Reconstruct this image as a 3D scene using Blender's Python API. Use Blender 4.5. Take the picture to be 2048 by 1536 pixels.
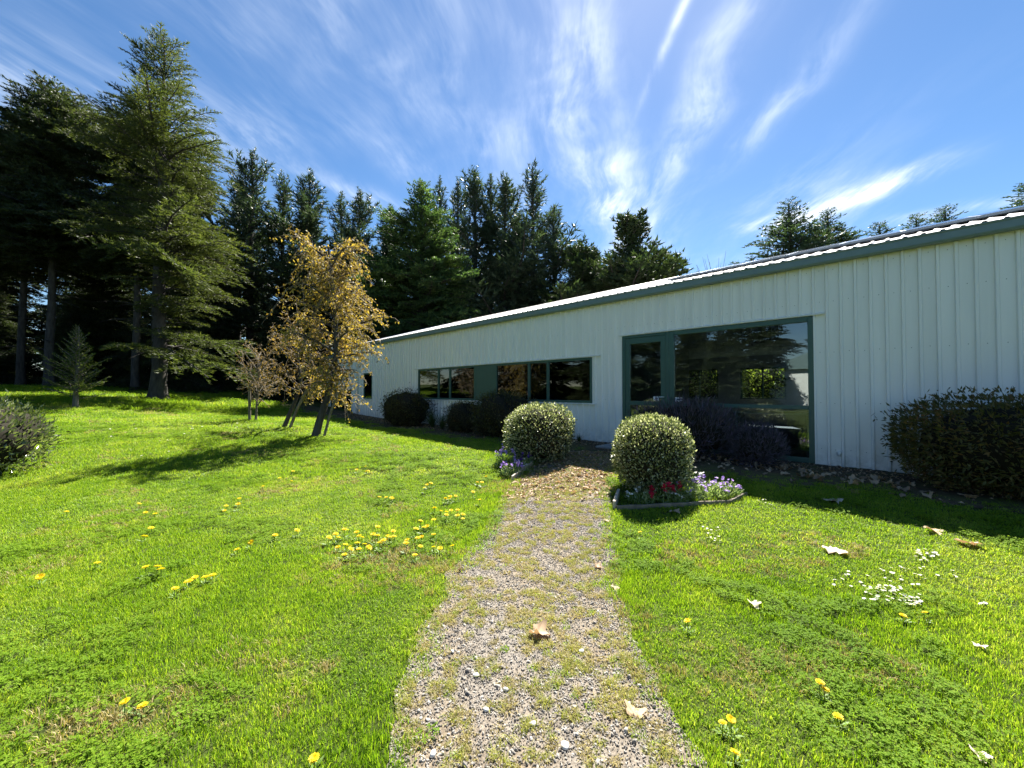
import bpy, math, random
import numpy as np
from mathutils import Vector, Matrix

R = math.radians
rng = np.random.default_rng(11)
random.seed(11)
scene = bpy.context.scene
for o in list(bpy.data.objects):
    bpy.data.objects.remove(o)

# ------------------------------------------------------------------ camera
HC = 1.24                                   # camera height above the building's slab
cam_d = bpy.data.cameras.new('camera')
cam_d.sensor_width = 36.0
cam_d.lens = 780.0 / 2048.0 * 36.0
cam_d.clip_start = 0.05
cam_d.clip_end = 2000
cam = bpy.data.objects.new('camera', cam_d)
scene.collection.objects.link(cam)
cam.location = (0, 0, HC)
cam.rotation_euler = (R(90) + math.atan(15 / 780.0), 0, 0)
scene.camera = cam

# ------------------------------------------------------------------ sky, sun, exposure
SUN_AZ, SUN_EL = R(20), R(51)               # azimuth from +Y towards +X
world = bpy.data.worlds.new('World')
scene.world = world
world.use_nodes = True
wn, wl = world.node_tree.nodes, world.node_tree.links
wn.clear()


def wnode(t, **kw):
    nd = wn.new(t)
    for k, v in kw.items():
        setattr(nd, k, v)
    return nd


def wmath(op, a, b=None, c=None):
    nd = wn.new('ShaderNodeMath')
    nd.operation = op
    for i, v in enumerate((a, b, c)):
        if v is None:
            continue
        if isinstance(v, (int, float)):
            nd.inputs[i].default_value = v
        else:
            wl.new(v, nd.inputs[i])
    return nd.outputs[0]


def wstep(v, lo, hi):
    nd = wn.new('ShaderNodeMapRange')
    nd.interpolation_type = 'SMOOTHSTEP'
    wl.new(v, nd.inputs['Value'])
    nd.inputs['From Min'].default_value = lo
    nd.inputs['From Max'].default_value = hi
    return nd.outputs[0]


sky = wnode('ShaderNodeTexSky', sky_type='NISHITA')
sky.sun_disc = False
sky.sun_elevation = SUN_EL
sky.sun_rotation = SUN_AZ
sky.altitude = 20
sky.air_density = 1.0
sky.dust_density = 0.15
sky.ozone_density = 3.2
hue = wnode('ShaderNodeHueSaturation')
hue.inputs['Saturation'].default_value = 1.17
hue.inputs['Value'].default_value = 0.70
wl.new(sky.outputs[0], hue.inputs['Color'])
tc = wnode('ShaderNodeTexCoord')
sep = wnode('ShaderNodeSeparateXYZ')
wl.new(tc.outputs['Generated'], sep.inputs[0])
zc = wmath('ADD', wmath('MAXIMUM', sep.outputs[2], 0.0), 0.06)
px_ = wmath('DIVIDE', sep.outputs[0], zc)
py_ = wmath('DIVIDE', sep.outputs[1], zc)
comb = wnode('ShaderNodeCombineXYZ')
wl.new(px_, comb.inputs[0])
wl.new(py_, comb.inputs[1])
# slow warp of the cloud sheet
warp = wnode('ShaderNodeTexNoise')
warp.inputs['Scale'].default_value = 1.1
warp.inputs['Detail'].default_value = 2
wl.new(comb.outputs[0], warp.inputs['Vector'])
wsub = wnode('ShaderNodeVectorMath', operation='SUBTRACT')
wl.new(warp.outputs['Color'], wsub.inputs[0])
wsub.inputs[1].default_value = (0.5, 0.5, 0.5)
wscl = wnode('ShaderNodeVectorMath', operation='SCALE')
wl.new(wsub.outputs[0], wscl.inputs[0])
wscl.inputs['Scale'].default_value = 0.42
wadd = wnode('ShaderNodeVectorMath', operation='ADD')
wl.new(comb.outputs[0], wadd.inputs[0])
wl.new(wscl.outputs[0], wadd.inputs[1])
CLOUD_AZ = R(12)


def stretched(az, along, across, detail, rough, off):
    mp = wnode('ShaderNodeMapping')
    mp.vector_type = 'POINT'
    mp.inputs['Rotation'].default_value = (0, 0, az)
    wl.new(wadd.outputs[0], mp.inputs['Vector'])
    mp2 = wnode('ShaderNodeMapping')
    mp2.inputs['Scale'].default_value = (across, along, 1)
    mp2.inputs['Location'].default_value = off
    wl.new(mp.outputs[0], mp2.inputs['Vector'])
    nz = wnode('ShaderNodeTexNoise')
    nz.inputs['Scale'].default_value = 1.0
    nz.inputs['Detail'].default_value = detail
    nz.inputs['Roughness'].default_value = rough
    wl.new(mp2.outputs[0], nz.inputs['Vector'])
    return nz.outputs['Fac']


wispy = stretched(R(12), 1.0, 5.5, 5, 0.64, (3.1, 1.7, 0))
broad = stretched(R(16), 0.45, 1.5, 2, 0.5, (7.3, 2.2, 0))
fine = stretched(R(5), 3.5, 11.0, 4, 0.68, (1.3, 9.2, 0))


def band(x0, y0, x1, y1, w, gain, src=None):
    """A long soft streak of cirrus on the cloud sheet from (x0,y0) to (x1,y1)."""
    dx, dy = x1 - x0, y1 - y0
    L = math.hypot(dx, dy)
    ux, uy = dx / L, dy / L
    s2 = wnode('ShaderNodeSeparateXYZ')
    wl.new((src or wadd).outputs[0], s2.inputs[0])
    rx = wmath('SUBTRACT', s2.outputs[0], x0)
    ry = wmath('SUBTRACT', s2.outputs[1], y0)
    al = wmath('ADD', wmath('MULTIPLY', rx, ux), wmath('MULTIPLY', ry, uy))
    ac = wmath('SUBTRACT', wmath('MULTIPLY', rx, uy), wmath('MULTIPLY', ry, ux))
    g = wmath('EXPONENT', wmath('MULTIPLY', wmath('MULTIPLY', ac, ac), -1.0 / (w * w)))
    m = wmath('MULTIPLY', wstep(al, -0.25, 0.15), wmath('SUBTRACT', 1.0, wstep(al, L - 0.2, L + 0.35)))
    return wmath('MULTIPLY', wmath('MULTIPLY', g, m), gain)


bands = [band(0.10, 0.85, 0.62, 2.3, 0.11, 0.62), band(0.58, 0.9, 0.60, 1.75, 0.06, 0.55),
         band(0.82, 0.9, 0.78, 1.5, 0.05, 0.42), band(0.50, 1.75, 0.95, 2.6, 0.20, 0.42),
         band(1.36, 2.0, 1.58, 1.62, 0.10, 1.25), band(1.85, 1.95, 2.25, 1.6, 0.06, 0.5),
         band(-0.62, 1.25, -0.18, 1.95, 0.09, 0.25), band(-0.80, 1.62, -0.66, 1.75, 0.06, 0.6), band(-1.5, 1.0, -0.95, 1.35, 0.22, 0.35),
         band(-0.5, 0.75, 0.05, 1.6, 0.3, 0.14), band(0.41, 0.6, 0.405, 1.12, 0.013, 0.75, comb)]
cover = bands[0]
for b in bands[1:]:
    cover = wmath('ADD', cover, b)
cover = wmath('ADD', cover, wmath('MULTIPLY', wstep(broad, 0.47, 0.85), 0.26))
patch = stretched(R(40), 2.6, 2.2, 3, 0.6, (5.5, 0.4, 0))
tex = wmath('MULTIPLY', wmath('ADD', wmath('MULTIPLY', wstep(wispy, 0.34, 0.74), 0.75), wmath('MULTIPLY', wstep(fine, 0.36, 0.75), 0.5)), wmath('ADD', wmath('MULTIPLY', wstep(patch, 0.36, 0.62), 0.85), 0.42))
dens = wmath('MULTIPLY', cover, tex)
dens = wmath('MULTIPLY', dens, wstep(sep.outputs[2], 0.02, 0.22))
dens = wmath('MINIMUM', wmath('MULTIPLY', dens, 1.25), 0.92)
mixc = wnode('ShaderNodeMixRGB')
wl.new(dens, mixc.inputs[0])
wl.new(hue.outputs[0], mixc.inputs[1])
mixc.inputs[2].default_value = (5.3, 5.8, 6.5, 1)
bg = wnode('ShaderNodeBackground')
bg.inputs['Strength'].default_value = 0.05
wl.new(mixc.outputs[0], bg.inputs['Color'])
world.cycles.sampling_method = 'MANUAL'
world.cycles.sample_map_resolution = 256
wo = wnode('ShaderNodeOutputWorld')
wl.new(bg.outputs[0], wo.inputs['Surface'])

sun_d = bpy.data.lights.new('sun', 'SUN')
sun_d.energy = 4.35
sun_d.angle = R(0.53)
sun_d.color = (1.0, 0.955, 0.87)
sun = bpy.data.objects.new('sun', sun_d)
scene.collection.objects.link(sun)
to_sun = Vector((math.sin(SUN_AZ) * math.cos(SUN_EL), math.cos(SUN_AZ) * math.cos(SUN_EL), math.sin(SUN_EL)))
sun.rotation_euler = to_sun.to_track_quat('Z', 'Y').to_euler()
sun.location = to_sun * 60

scene.view_settings.view_transform = 'Standard'
scene.view_settings.look = 'None'
scene.view_settings.gamma = 1.0
scene.view_settings.use_curve_mapping = False
scene.view_settings.exposure = 2.22
scene.cycles.max_bounces = 6
scene.cycles.diffuse_bounces = 4
scene.cycles.transparent_max_bounces = 12

# ------------------------------------------------------------------ helpers
COL = scene.collection


def link(o, parent=None):
    COL.objects.link(o)
    if parent is not None:
        o.parent = parent
    return o


def tag(o, label=None, cat=None, group=None, kind=None):
    if label:
        o['label'] = label
    if cat:
        o['category'] = cat
    if group:
        o['group'] = group
    if kind:
        o['kind'] = kind
    return o


def empty(name, loc=(0, 0, 0), rz=0.0):
    o = bpy.data.objects.new(name, None)
    o.empty_display_size = 0.1
    o.location = loc
    o.rotation_euler = (0, 0, rz)
    return link(o)


def copy_tree(o, parent=None):
    c = o.copy()
    COL.objects.link(c)
    c.parent = parent
    for ch in list(o.children):
        copy_tree(ch, c)
    return c


def tri_data(name, V, T, mats, mi=None, smooth=False):
    me = bpy.data.meshes.new(name)
    V = np.asarray(V, np.float32)
    T = np.asarray(T, np.int32)
    me.vertices.add(len(V))
    me.vertices.foreach_set('co', V.ravel())
    me.loops.add(len(T) * 3)
    me.loops.foreach_set('vertex_index', T.ravel())
    me.polygons.add(len(T))
    me.polygons.foreach_set('loop_start', np.arange(0, len(T) * 3, 3, dtype=np.int32))
    me.polygons.foreach_set('loop_total', np.full(len(T), 3, np.int32))
    for m in mats if isinstance(mats, (list, tuple)) else [mats]:
        me.materials.append(m)
    if mi is not None:
        me.polygons.foreach_set('material_index', np.asarray(mi, np.int32))
    if smooth:
        me.polygons.foreach_set('use_smooth', np.ones(len(T), bool))
    me.update(calc_edges=True)
    return me


def obj(name, me, parent=None, loc=None):
    o = bpy.data.objects.new(name, me)
    if loc is not None:
        o.location = loc
    return link(o, parent)


class MB:
    """Collects boxes, bars, tubes and sheets; build() links them as one mesh object."""

    def __init__(self):
        self.v, self.f, self.m = [], [], []

    def add(self, verts, faces, m=0):
        k = len(self.v)
        self.v += [tuple(p) for p in verts]
        self.f += [tuple(i + k for i in f) for f in faces]
        self.m += [m] * len(faces)

    def box(self, a, b, m=0):
        x0, y0, z0 = a
        x1, y1, z1 = b
        if x0 > x1: x0, x1 = x1, x0
        if y0 > y1: y0, y1 = y1, y0
        if z0 > z1: z0, z1 = z1, z0
        self.add([(x0, y0, z0), (x1, y0, z0), (x1, y1, z0), (x0, y1, z0), (x0, y0, z1), (x1, y0, z1), (x1, y1, z1), (x0, y1, z1)],
                 [(0, 3, 2, 1), (4, 5, 6, 7), (0, 1, 5, 4), (1, 2, 6, 5), (2, 3, 7, 6), (3, 0, 4, 7)], m)

    def prism(self, prof, x0, x1, m=0):
        """Closed (y,z) profile extruded along x."""
        n_ = len(prof)
        self.add([(x0, y, z) for y, z in prof] + [(x1, y, z) for y, z in prof],
                 [(i, (i + 1) % n_, (i + 1) % n_ + n_, i + n_) for i in range(n_)] + [tuple(range(n_))[::-1], tuple(range(n_, 2 * n_))], m)

    def tube(self, pts, rad, sides=8, m=0, cap=True):
        V, F = tube_np(np.asarray(pts, float), rad, sides)
        self.add(V.tolist(), F.tolist(), m)
        if cap:
            k = len(self.v)
            self.f.append(tuple(range(k - sides, k)))
            self.m.append(m)

    def data(self, name, mats, smooth=False):
        me = bpy.data.meshes.new(name)
        me.from_pydata(self.v, [], self.f)
        for mm in mats if isinstance(mats, (list, tuple)) else [mats]:
            me.materials.append(mm)
        me.polygons.foreach_set('material_index', np.asarray(self.m, np.int32))
        if smooth:
            me.polygons.foreach_set('use_smooth', np.ones(len(self.f), bool))
        me.update()
        return me

    def build(self, name, mats, parent=None, smooth=False, bevel=0.0):
        o = obj(name, self.data(name, mats, smooth), parent)
        if bevel:
            b = o.modifiers.new('bevel', 'BEVEL')
            b.width = bevel
            b.segments = 2
            b.limit_method = 'ANGLE'
        return o


def norm(a):
    return a / np.maximum(np.linalg.norm(a, axis=-1, keepdims=True), 1e-9)


def tube_np(P, rad, sides):
    """Quad tube along the points P with the radius rad (number or one per point)."""
    n_ = len(P)
    rad = np.full(n_, rad) if np.isscalar(rad) else np.asarray(rad, float)
    tan = norm(np.gradient(P, axis=0))
    ref = np.array([0, 0, 1.0]) if abs(tan[:, 2]).mean() < 0.85 else np.array([1.0, 0, 0])
    a = norm(np.cross(tan, ref))
    b = np.cross(tan, a)
    th = np.linspace(0, 2 * math.pi, sides, endpoint=False)
    V = P[:, None] + rad[:, None, None] * (np.cos(th)[None, :, None] * a[:, None] + np.sin(th)[None, :, None] * b[:, None])
    F = []
    for i in range(n_ - 1):
        for j in range(sides):
            k = (j + 1) % sides
            F.append((i * sides + j, i * sides + k, (i + 1) * sides + k, (i + 1) * sides + j))
    return V.reshape(-1, 3), np.array(F)


def quads_to_tris(F):
    F = np.asarray(F)
    return np.concatenate([F[:, [0, 1, 2]], F[:, [0, 2, 3]]])


class Tris:
    """Numpy triangle soup with a material index for each triangle."""

    def __init__(self):
        self.V, self.T, self.M, self.k = [], [], [], 0

    def add(self, V, T, m=0):
        self.V.append(np.asarray(V, np.float32))
        self.T.append(np.asarray(T, np.int64) + self.k)
        self.M.append(np.full(len(T), m, np.int32))
        self.k += len(V)

    def tube(self, P, rad, sides=5, m=1):
        V, F = tube_np(np.asarray(P, float), rad, sides)
        self.add(V, quads_to_tris(F), m)

    def needles(self, P, A, B, m=0):
        """Triangles: base P-B .. P+B, tip P+A."""
        n_ = len(P)
        V = np.empty((n_, 3, 3))
        V[:, 0], V[:, 1], V[:, 2] = P - B, P + B, P + A
        self.add(V.reshape(-1, 3), np.arange(n_ * 3).reshape(-1, 3), m)

    def leaves(self, P, A, B, fold=0.15, m=0, wide=0.45):
        """Folded rhombic leaves: base P, tip P+A, corners at P+wide*A +- B."""
        n_ = len(P)
        N = norm(np.cross(A, B)) * np.linalg.norm(B, axis=1, keepdims=True) * fold * 2
        V = np.empty((n_, 4, 3))
        V[:, 0], V[:, 1], V[:, 2], V[:, 3] = P, P + wide * A + B + N, P + A, P + wide * A - B + N
        b = np.arange(n_)[:, None] * 4
        T = np.concatenate([b + np.array([[0, 1, 2]]), b + np.array([[0, 2, 3]])], 0)
        self.add(V.reshape(-1, 3), T, m)

    def arrays(self):
        return np.concatenate(self.V), np.concatenate(self.T), np.concatenate(self.M)

    def data(self, name, mats, smooth=False):
        V, T, M = self.arrays()
        return tri_data(name, V, T, mats, M, smooth)

    def build(self, name, mats, parent=None, smooth=False):
        return obj(name, self.data(name, mats, smooth), parent)


# ------------------------------------------------------------------ materials
def mat(name):
    m = bpy.data.materials.new(name)
    m.use_nodes = True
    nt = m.node_tree
    nt.nodes.clear()
    out = nt.nodes.new('ShaderNodeOutputMaterial')
    return m, nt, out


def N(nt, t, **kw):
    nd = nt.nodes.new(t)
    for k, v in kw.items():
        setattr(nd, k, v)
    return nd


def ramp(nt, fac, stops):
    r = N(nt, 'ShaderNodeValToRGB')
    e = r.color_ramp.elements
    while len(e) < len(stops):
        e.new(0.5)
    for i, (p, c) in enumerate(stops):
        e[i].position = p
        e[i].color = (*c, 1)
    nt.links.new(fac, r.inputs[0])
    return r.outputs[0]


def noise(nt, scale, detail=4, rough=0.55, coord='Object', stretch=None):
    t = N(nt, 'ShaderNodeTexCoord')
    src = t.outputs[coord]
    if stretch:
        mp = N(nt, 'ShaderNodeMapping')
        mp.inputs['Scale'].default_value = stretch
        nt.links.new(src, mp.inputs['Vector'])
        src = mp.outputs[0]
    nz = N(nt, 'ShaderNodeTexNoise')
    nz.inputs['Scale'].default_value = scale
    nz.inputs['Detail'].default_value = detail
    nz.inputs['Roughness'].default_value = rough
    nt.links.new(src, nz.inputs['Vector'])
    return nz.outputs['Fac']


def world_noise(nt, scale, detail=4, rough=0.55):
    g = N(nt, 'ShaderNodeNewGeometry')
    nz = N(nt, 'ShaderNodeTexNoise')
    nz.inputs['Scale'].default_value = scale
    nz.inputs['Detail'].default_value = detail
    nz.inputs['Roughness'].default_value = rough
    nt.links.new(g.outputs['Position'], nz.inputs['Vector'])
    return nz.outputs['Fac']


def mixrgb(nt, fac, a, b, mode='MIX'):
    mx = N(nt, 'ShaderNodeMixRGB', blend_type=mode)
    for i, v in enumerate((fac, a, b)):
        if isinstance(v, (int, float)):
            mx.inputs[i].default_value = v
        elif isinstance(v, tuple):
            mx.inputs[i].default_value = (*v, 1)
        else:
            nt.links.new(v, mx.inputs[i])
    return mx.outputs[0]


def principled(nt, out, color, rough=0.6, spec=0.4, metal=0.0, bump=None, bump_d=0.01, bump_s=0.5):
    p = N(nt, 'ShaderNodeBsdfPrincipled')
    if isinstance(color, tuple):
        p.inputs['Base Color'].default_value = (*color, 1)
    else:
        nt.links.new(color, p.inputs['Base Color'])
    if isinstance(rough, (int, float)):
        p.inputs['Roughness'].default_value = rough
    else:
        nt.links.new(rough, p.inputs['Roughness'])
    p.inputs['Specular IOR Level'].default_value = spec
    p.inputs['Metallic'].default_value = metal
    if bump is not None:
        b = N(nt, 'ShaderNodeBump')
        b.inputs['Distance'].default_value = bump_d
        b.inputs['Strength'].default_value = bump_s
        nt.links.new(bump, b.inputs['Height'])
        nt.links.new(b.outputs[0], p.inputs['Normal'])
    nt.links.new(p.outputs[0], out.inputs['Surface'])
    return p


def plain(name, c, rough=0.55, spec=0.4, metal=0.0, var=0.12, scale=3.0):
    m, nt, out = mat(name)
    f = noise(nt, scale, 5, 0.6)
    lo = tuple(x * (1 - var) for x in c)
    hi = tuple(min(1, x * (1 + var)) for x in c)
    principled(nt, out, ramp(nt, f, [(0.3, lo), (0.7, hi)]), rough, spec, metal)
    return m


def leafy(name, stops, trans=0.35, rough=0.5, spec=0.3, tint=(1.15, 1.25, 0.6), nscale=0.0, namp=0.5):
    """Leaves: colour from a random value of each leaf (mixed with a slow noise), some light through the blade."""
    m, nt, out = mat(name)
    g = N(nt, 'ShaderNodeNewGeometry')
    f = g.outputs['Random Per Island']
    if nscale:
        nz = world_noise(nt, nscale, 3)
        mr = N(nt, 'ShaderNodeMapRange')
        mr.inputs['From Min'].default_value = 0.3
        mr.inputs['From Max'].default_value = 0.7
        nt.links.new(nz, mr.inputs['Value'])
        mx = N(nt, 'ShaderNodeMix')
        mx.inputs[0].default_value = namp
        nt.links.new(f, mx.inputs[2])
        nt.links.new(mr.outputs[0], mx.inputs[3])
        f = mx.outputs[0]
    c = ramp(nt, f, stops)
    p = principled(nt, out, c, rough, spec)
    tr = N(nt, 'ShaderNodeBsdfTranslucent')
    ct = mixrgb(nt, 1.0, c, tint, 'MULTIPLY')
    nt.links.new(ct, tr.inputs['Color'])
    ms = N(nt, 'ShaderNodeMixShader')
    ms.inputs[0].default_value = trans
    nt.links.new(p.outputs[0], ms.inputs[1])
    nt.links.new(tr.outputs[0], ms.inputs[2])
    nt.links.new(ms.outputs[0], out.inputs['Surface'])
    return m


def bark(name, lo, hi, scale=6.0, depth=0.03):
    m, nt, out = mat(name)
    f = noise(nt, scale, 6, 0.65, stretch=(1, 1, 0.25))
    principled(nt, out, ramp(nt, f, [(0.3, lo), (0.7, hi)]), 0.9, 0.2, bump=f, bump_d=depth, bump_s=0.8)
    return m


M = {}
M['bark_dark'] = bark('bark_dark', (0.03, 0.027, 0.025), (0.10, 0.09, 0.08))
M['bark_grey'] = bark('bark_grey', (0.07, 0.06, 0.05), (0.24, 0.21, 0.17), 14, 0.01)
M['twig'] = plain('twig', (0.26, 0.21, 0.15), 0.8, 0.2)
M['pale_twig'] = plain('pale_twig', (0.42, 0.36, 0.24), 0.8, 0.2)
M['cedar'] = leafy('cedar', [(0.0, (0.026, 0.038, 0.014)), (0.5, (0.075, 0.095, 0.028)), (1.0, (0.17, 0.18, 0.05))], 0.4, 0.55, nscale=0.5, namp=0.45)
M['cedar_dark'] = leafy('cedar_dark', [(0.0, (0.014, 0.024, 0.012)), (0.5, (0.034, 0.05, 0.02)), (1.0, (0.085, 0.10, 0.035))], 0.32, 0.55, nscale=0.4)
M['pine'] = leafy('pine', [(0.0, (0.02, 0.036, 0.024)), (0.5, (0.05, 0.078, 0.046)), (1.0, (0.11, 0.145, 0.08))], 0.3, 0.5, nscale=0.35)
M['spruce'] = leafy('spruce', [(0.0, (0.02, 0.045, 0.02)), (0.45, (0.05, 0.095, 0.034)), (0.8, (0.12, 0.185, 0.055)), (1.0, (0.26, 0.33, 0.10))], 0.4, 0.5, nscale=0.6, namp=0.45)
M['sun_toned_hedge'] = leafy('sun_toned_hedge', [(0.0, (0.10, 0.15, 0.02)), (0.5, (0.25, 0.28, 0.05)), (1.0, (0.42, 0.42, 0.10))], 0.5, 0.6)  # backlit hedge: sunlit look put into the lighter leaf colour
M['cypress'] = leafy('cypress', [(0.0, (0.018, 0.035, 0.014)), (0.5, (0.04, 0.065, 0.025)), (1.0, (0.08, 0.10, 0.04))], 0.25, 0.55, nscale=0.4)
M['deodar'] = leafy('deodar', [(0.0, (0.025, 0.05, 0.03)), (0.5, (0.055, 0.09, 0.05)), (1.0, (0.10, 0.14, 0.075))], 0.3, 0.5, nscale=0.4)
M['young'] = leafy('young', [(0.0, (0.05, 0.08, 0.022)), (0.5, (0.11, 0.145, 0.035)), (1.0, (0.20, 0.23, 0.06))], 0.42, 0.5)
M['autumn'] = leafy('autumn', [(0.0, (0.11, 0.07, 0.025)), (0.3, (0.21, 0.16, 0.045)), (0.55, (0.30, 0.26, 0.07)), (0.8, (0.48, 0.37, 0.09)), (1.0, (0.62, 0.47, 0.11))], 0.45, 0.55, tint=(1.2, 1.05, 0.5), nscale=1.2, namp=0.45)
M['autumn_dull'] = leafy('autumn_dull', [(0.0, (0.09, 0.06, 0.02)), (0.5, (0.20, 0.15, 0.05)), (1.0, (0.36, 0.24, 0.06))], 0.4, 0.6, tint=(1.2, 1.05, 0.5), nscale=1.5)
M['box_leaf'] = leafy('box_leaf', [(0.0, (0.035, 0.055, 0.016)), (0.35, (0.10, 0.13, 0.04)), (0.65, (0.30, 0.32, 0.15)), (1.0, (0.68, 0.68, 0.50))], 0.35, 0.28, 0.6, tint=(1.1, 1.15, 0.7))
M['laurel'] = leafy('laurel', [(0.0, (0.04, 0.06, 0.02)), (0.6, (0.10, 0.13, 0.05)), (1.0, (0.22, 0.24, 0.12))], 0.3, 0.22, 0.8)
M['dark_shrub'] = leafy('dark_shrub', [(0.0, (0.03, 0.035, 0.012)), (0.5, (0.055, 0.06, 0.02)), (0.85, (0.09, 0.06, 0.022)), (1.0, (0.13, 0.06, 0.025))], 0.25, 0.5, nscale=2.0)
M['nandina'] = leafy('nandina', [(0.0, (0.045, 0.055, 0.018)), (0.5, (0.11, 0.105, 0.03)), (0.8, (0.17, 0.105, 0.04)), (1.0, (0.20, 0.075, 0.035))], 0.35, 0.5, nscale=1.6, namp=0.4)
M['lavender'] = leafy('lavender', [(0.0, (0.035, 0.034, 0.035)), (0.5, (0.075, 0.07, 0.078)), (0.85, (0.11, 0.09, 0.125)), (1.0, (0.17, 0.13, 0.21))], 0.2, 0.6, tint=(1, 1, 1))
M['silver_leaf'] = leafy('silver_leaf', [(0.0, (0.10, 0.16, 0.05)), (0.5, (0.24, 0.32, 0.14)), (1.0, (0.42, 0.48, 0.30))], 0.35, 0.5)
M['strap_leaf'] = leafy('strap_leaf', [(0.0, (0.025, 0.05, 0.015)), (1.0, (0.07, 0.11, 0.03))], 0.3, 0.4)
M['purple'] = leafy('purple', [(0.0, (0.20, 0.10, 0.45)), (0.5, (0.42, 0.28, 0.68)), (1.0, (0.70, 0.55, 0.82))], 0.4, 0.6, tint=(1.1, 1, 1.1))
M['violet'] = leafy('violet', [(0.0, (0.06, 0.02, 0.18)), (1.0, (0.20, 0.08, 0.42))], 0.4, 0.6, tint=(1.1, 1, 1.1))
M['white_petal'] = leafy('white_petal', [(0.0, (0.66, 0.64, 0.62)), (1.0, (0.85, 0.84, 0.80))], 0.35, 0.6, tint=(1, 1, 1))
M['red_petal'] = leafy('red_petal', [(0.0, (0.35, 0.01, 0.03)), (1.0, (0.70, 0.03, 0.08))], 0.4, 0.5, tint=(1.1, 0.9, 0.9))
M['yellow_petal'] = leafy('yellow_petal', [(0.0, (0.74, 0.52, 0.01)), (1.0, (0.82, 0.68, 0.02))], 0.35, 0.6, tint=(1.0, 1.0, 0.6))
M['flower_stem'] = plain('flower_stem', (0.10, 0.17, 0.03), 0.6)
M['core'] = plain('core', (0.022, 0.02, 0.014), 0.9, 0.1)  # near-black light-blocking body inside the shrubs, and their stems


def grass_material(name, stops, trans, rough=0.5, spec=0.25):
    m, nt, out = mat(name)
    oi = N(nt, 'ShaderNodeObjectInfo')
    g = N(nt, 'ShaderNodeNewGeometry')
    slow = world_noise(nt, 0.55, 3)
    mid = world_noise(nt, 2.6, 3)
    a = N(nt, 'ShaderNodeMath', operation='MULTIPLY_ADD')
    nt.links.new(g.outputs['Random Per Island'], a.inputs[0])
    a.inputs[1].default_value = 0.6
    b = N(nt, 'ShaderNodeMath', operation='MULTIPLY_ADD')
    nt.links.new(slow, b.inputs[0])
    b.inputs[1].default_value = 0.75
    c_ = N(nt, 'ShaderNodeMath', operation='MULTIPLY_ADD')
    nt.links.new(mid, c_.inputs[0])
    c_.inputs[1].default_value = 0.7
    c_.inputs[2].default_value = -0.46
    nt.links.new(c_.outputs[0], b.inputs[2])
    nt.links.new(b.outputs[0], a.inputs[2])
    col = ramp(nt, a.outputs[0], stops)
    p = principled(nt, out, col, rough, spec)
    tr = N(nt, 'ShaderNodeBsdfTranslucent')
    nt.links.new(mixrgb(nt, 1.0, col, (1.2, 1.2, 0.5), 'MULTIPLY'), tr.inputs['Color'])
    ms = N(nt, 'ShaderNodeMixShader')
    ms.inputs[0].default_value = trans
    nt.links.new(p.outputs[0], ms.inputs[1])
    nt.links.new(tr.outputs[0], ms.inputs[2])
    nt.links.new(ms.outputs[0], out.inputs['Surface'])
    return m


M['grass'] = grass_material('grass_blade', [(0.0, (0.06, 0.135, 0.010)), (0.4, (0.15, 0.275, 0.016)), (0.7, (0.255, 0.37, 0.03)), (1.0, (0.44, 0.47, 0.10))], 0.52)
M['clover'] = grass_material('clover_leaf', [(0.0, (0.07, 0.14, 0.010)), (0.5, (0.14, 0.25, 0.014)), (1.0, (0.24, 0.33, 0.03))], 0.5, 0.7, 0.12)
M['dry_grass'] = grass_material('dry_grass', [(0.0, (0.16, 0.15, 0.05)), (0.5, (0.30, 0.25, 0.10)), (1.0, (0.45, 0.36, 0.18))], 0.35)
M['weed'] = grass_material('weed_blade', [(0.0, (0.16, 0.20, 0.03)), (0.5, (0.28, 0.30, 0.06)), (1.0, (0.40, 0.36, 0.12))], 0.4)


def ground_material():
    m, nt, out = mat('lawn_soil')
    a = world_noise(nt, 0.5, 4)
    b = world_noise(nt, 9.0, 6, 0.65)
    c1 = ramp(nt, a, [(0.3, (0.045, 0.065, 0.014)), (0.6, (0.065, 0.085, 0.02)), (0.8, (0.095, 0.10, 0.03))])
    c2 = ramp(nt, b, [(0.3, (0.35, 0.35, 0.3)), (0.7, (1, 1, 1))])
    principled(nt, out, mixrgb(nt, 1.0, c1, c2, 'MULTIPLY'), 0.95, 0.1, bump=b, bump_d=0.03)
    return m


def soil_material():
    m, nt, out = mat('bed_soil')
    a = world_noise(nt, 14.0, 6, 0.65)
    b = world_noise(nt, 1.7, 3)
    c = ramp(nt, a, [(0.3, (0.035, 0.026, 0.018)), (0.55, (0.085, 0.062, 0.04)), (0.75, (0.17, 0.125, 0.08))])
    c = mixrgb(nt, ramp(nt, b, [(0.45, (0, 0, 0)), (0.65, (1, 1, 1))]), c, (0.08, 0.085, 0.03))
    principled(nt, out, c, 0.95, 0.1, bump=a, bump_d=0.04)
    return m


def path_material():
    m, nt, out = mat('path_grit')
    a = world_noise(nt, 60.0, 5, 0.7)
    b = world_noise(nt, 2.2, 4)
    c1 = ramp(nt, a, [(0.3, (0.06, 0.052, 0.042)), (0.5, (0.165, 0.145, 0.118)), (0.7, (0.27, 0.24, 0.20))])
    c2 = ramp(nt, b, [(0.35, (0.98, 0.98, 1.0)), (0.65, (1.0, 0.90, 0.76))])
    principled(nt, out, mixrgb(nt, 1.0, c1, c2, 'MULTIPLY'), 0.9, 0.2, bump=a, bump_d=0.015)
    return m


M['ground'] = ground_material()
M['soil'] = soil_material()
M['path'] = path_material()


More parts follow.
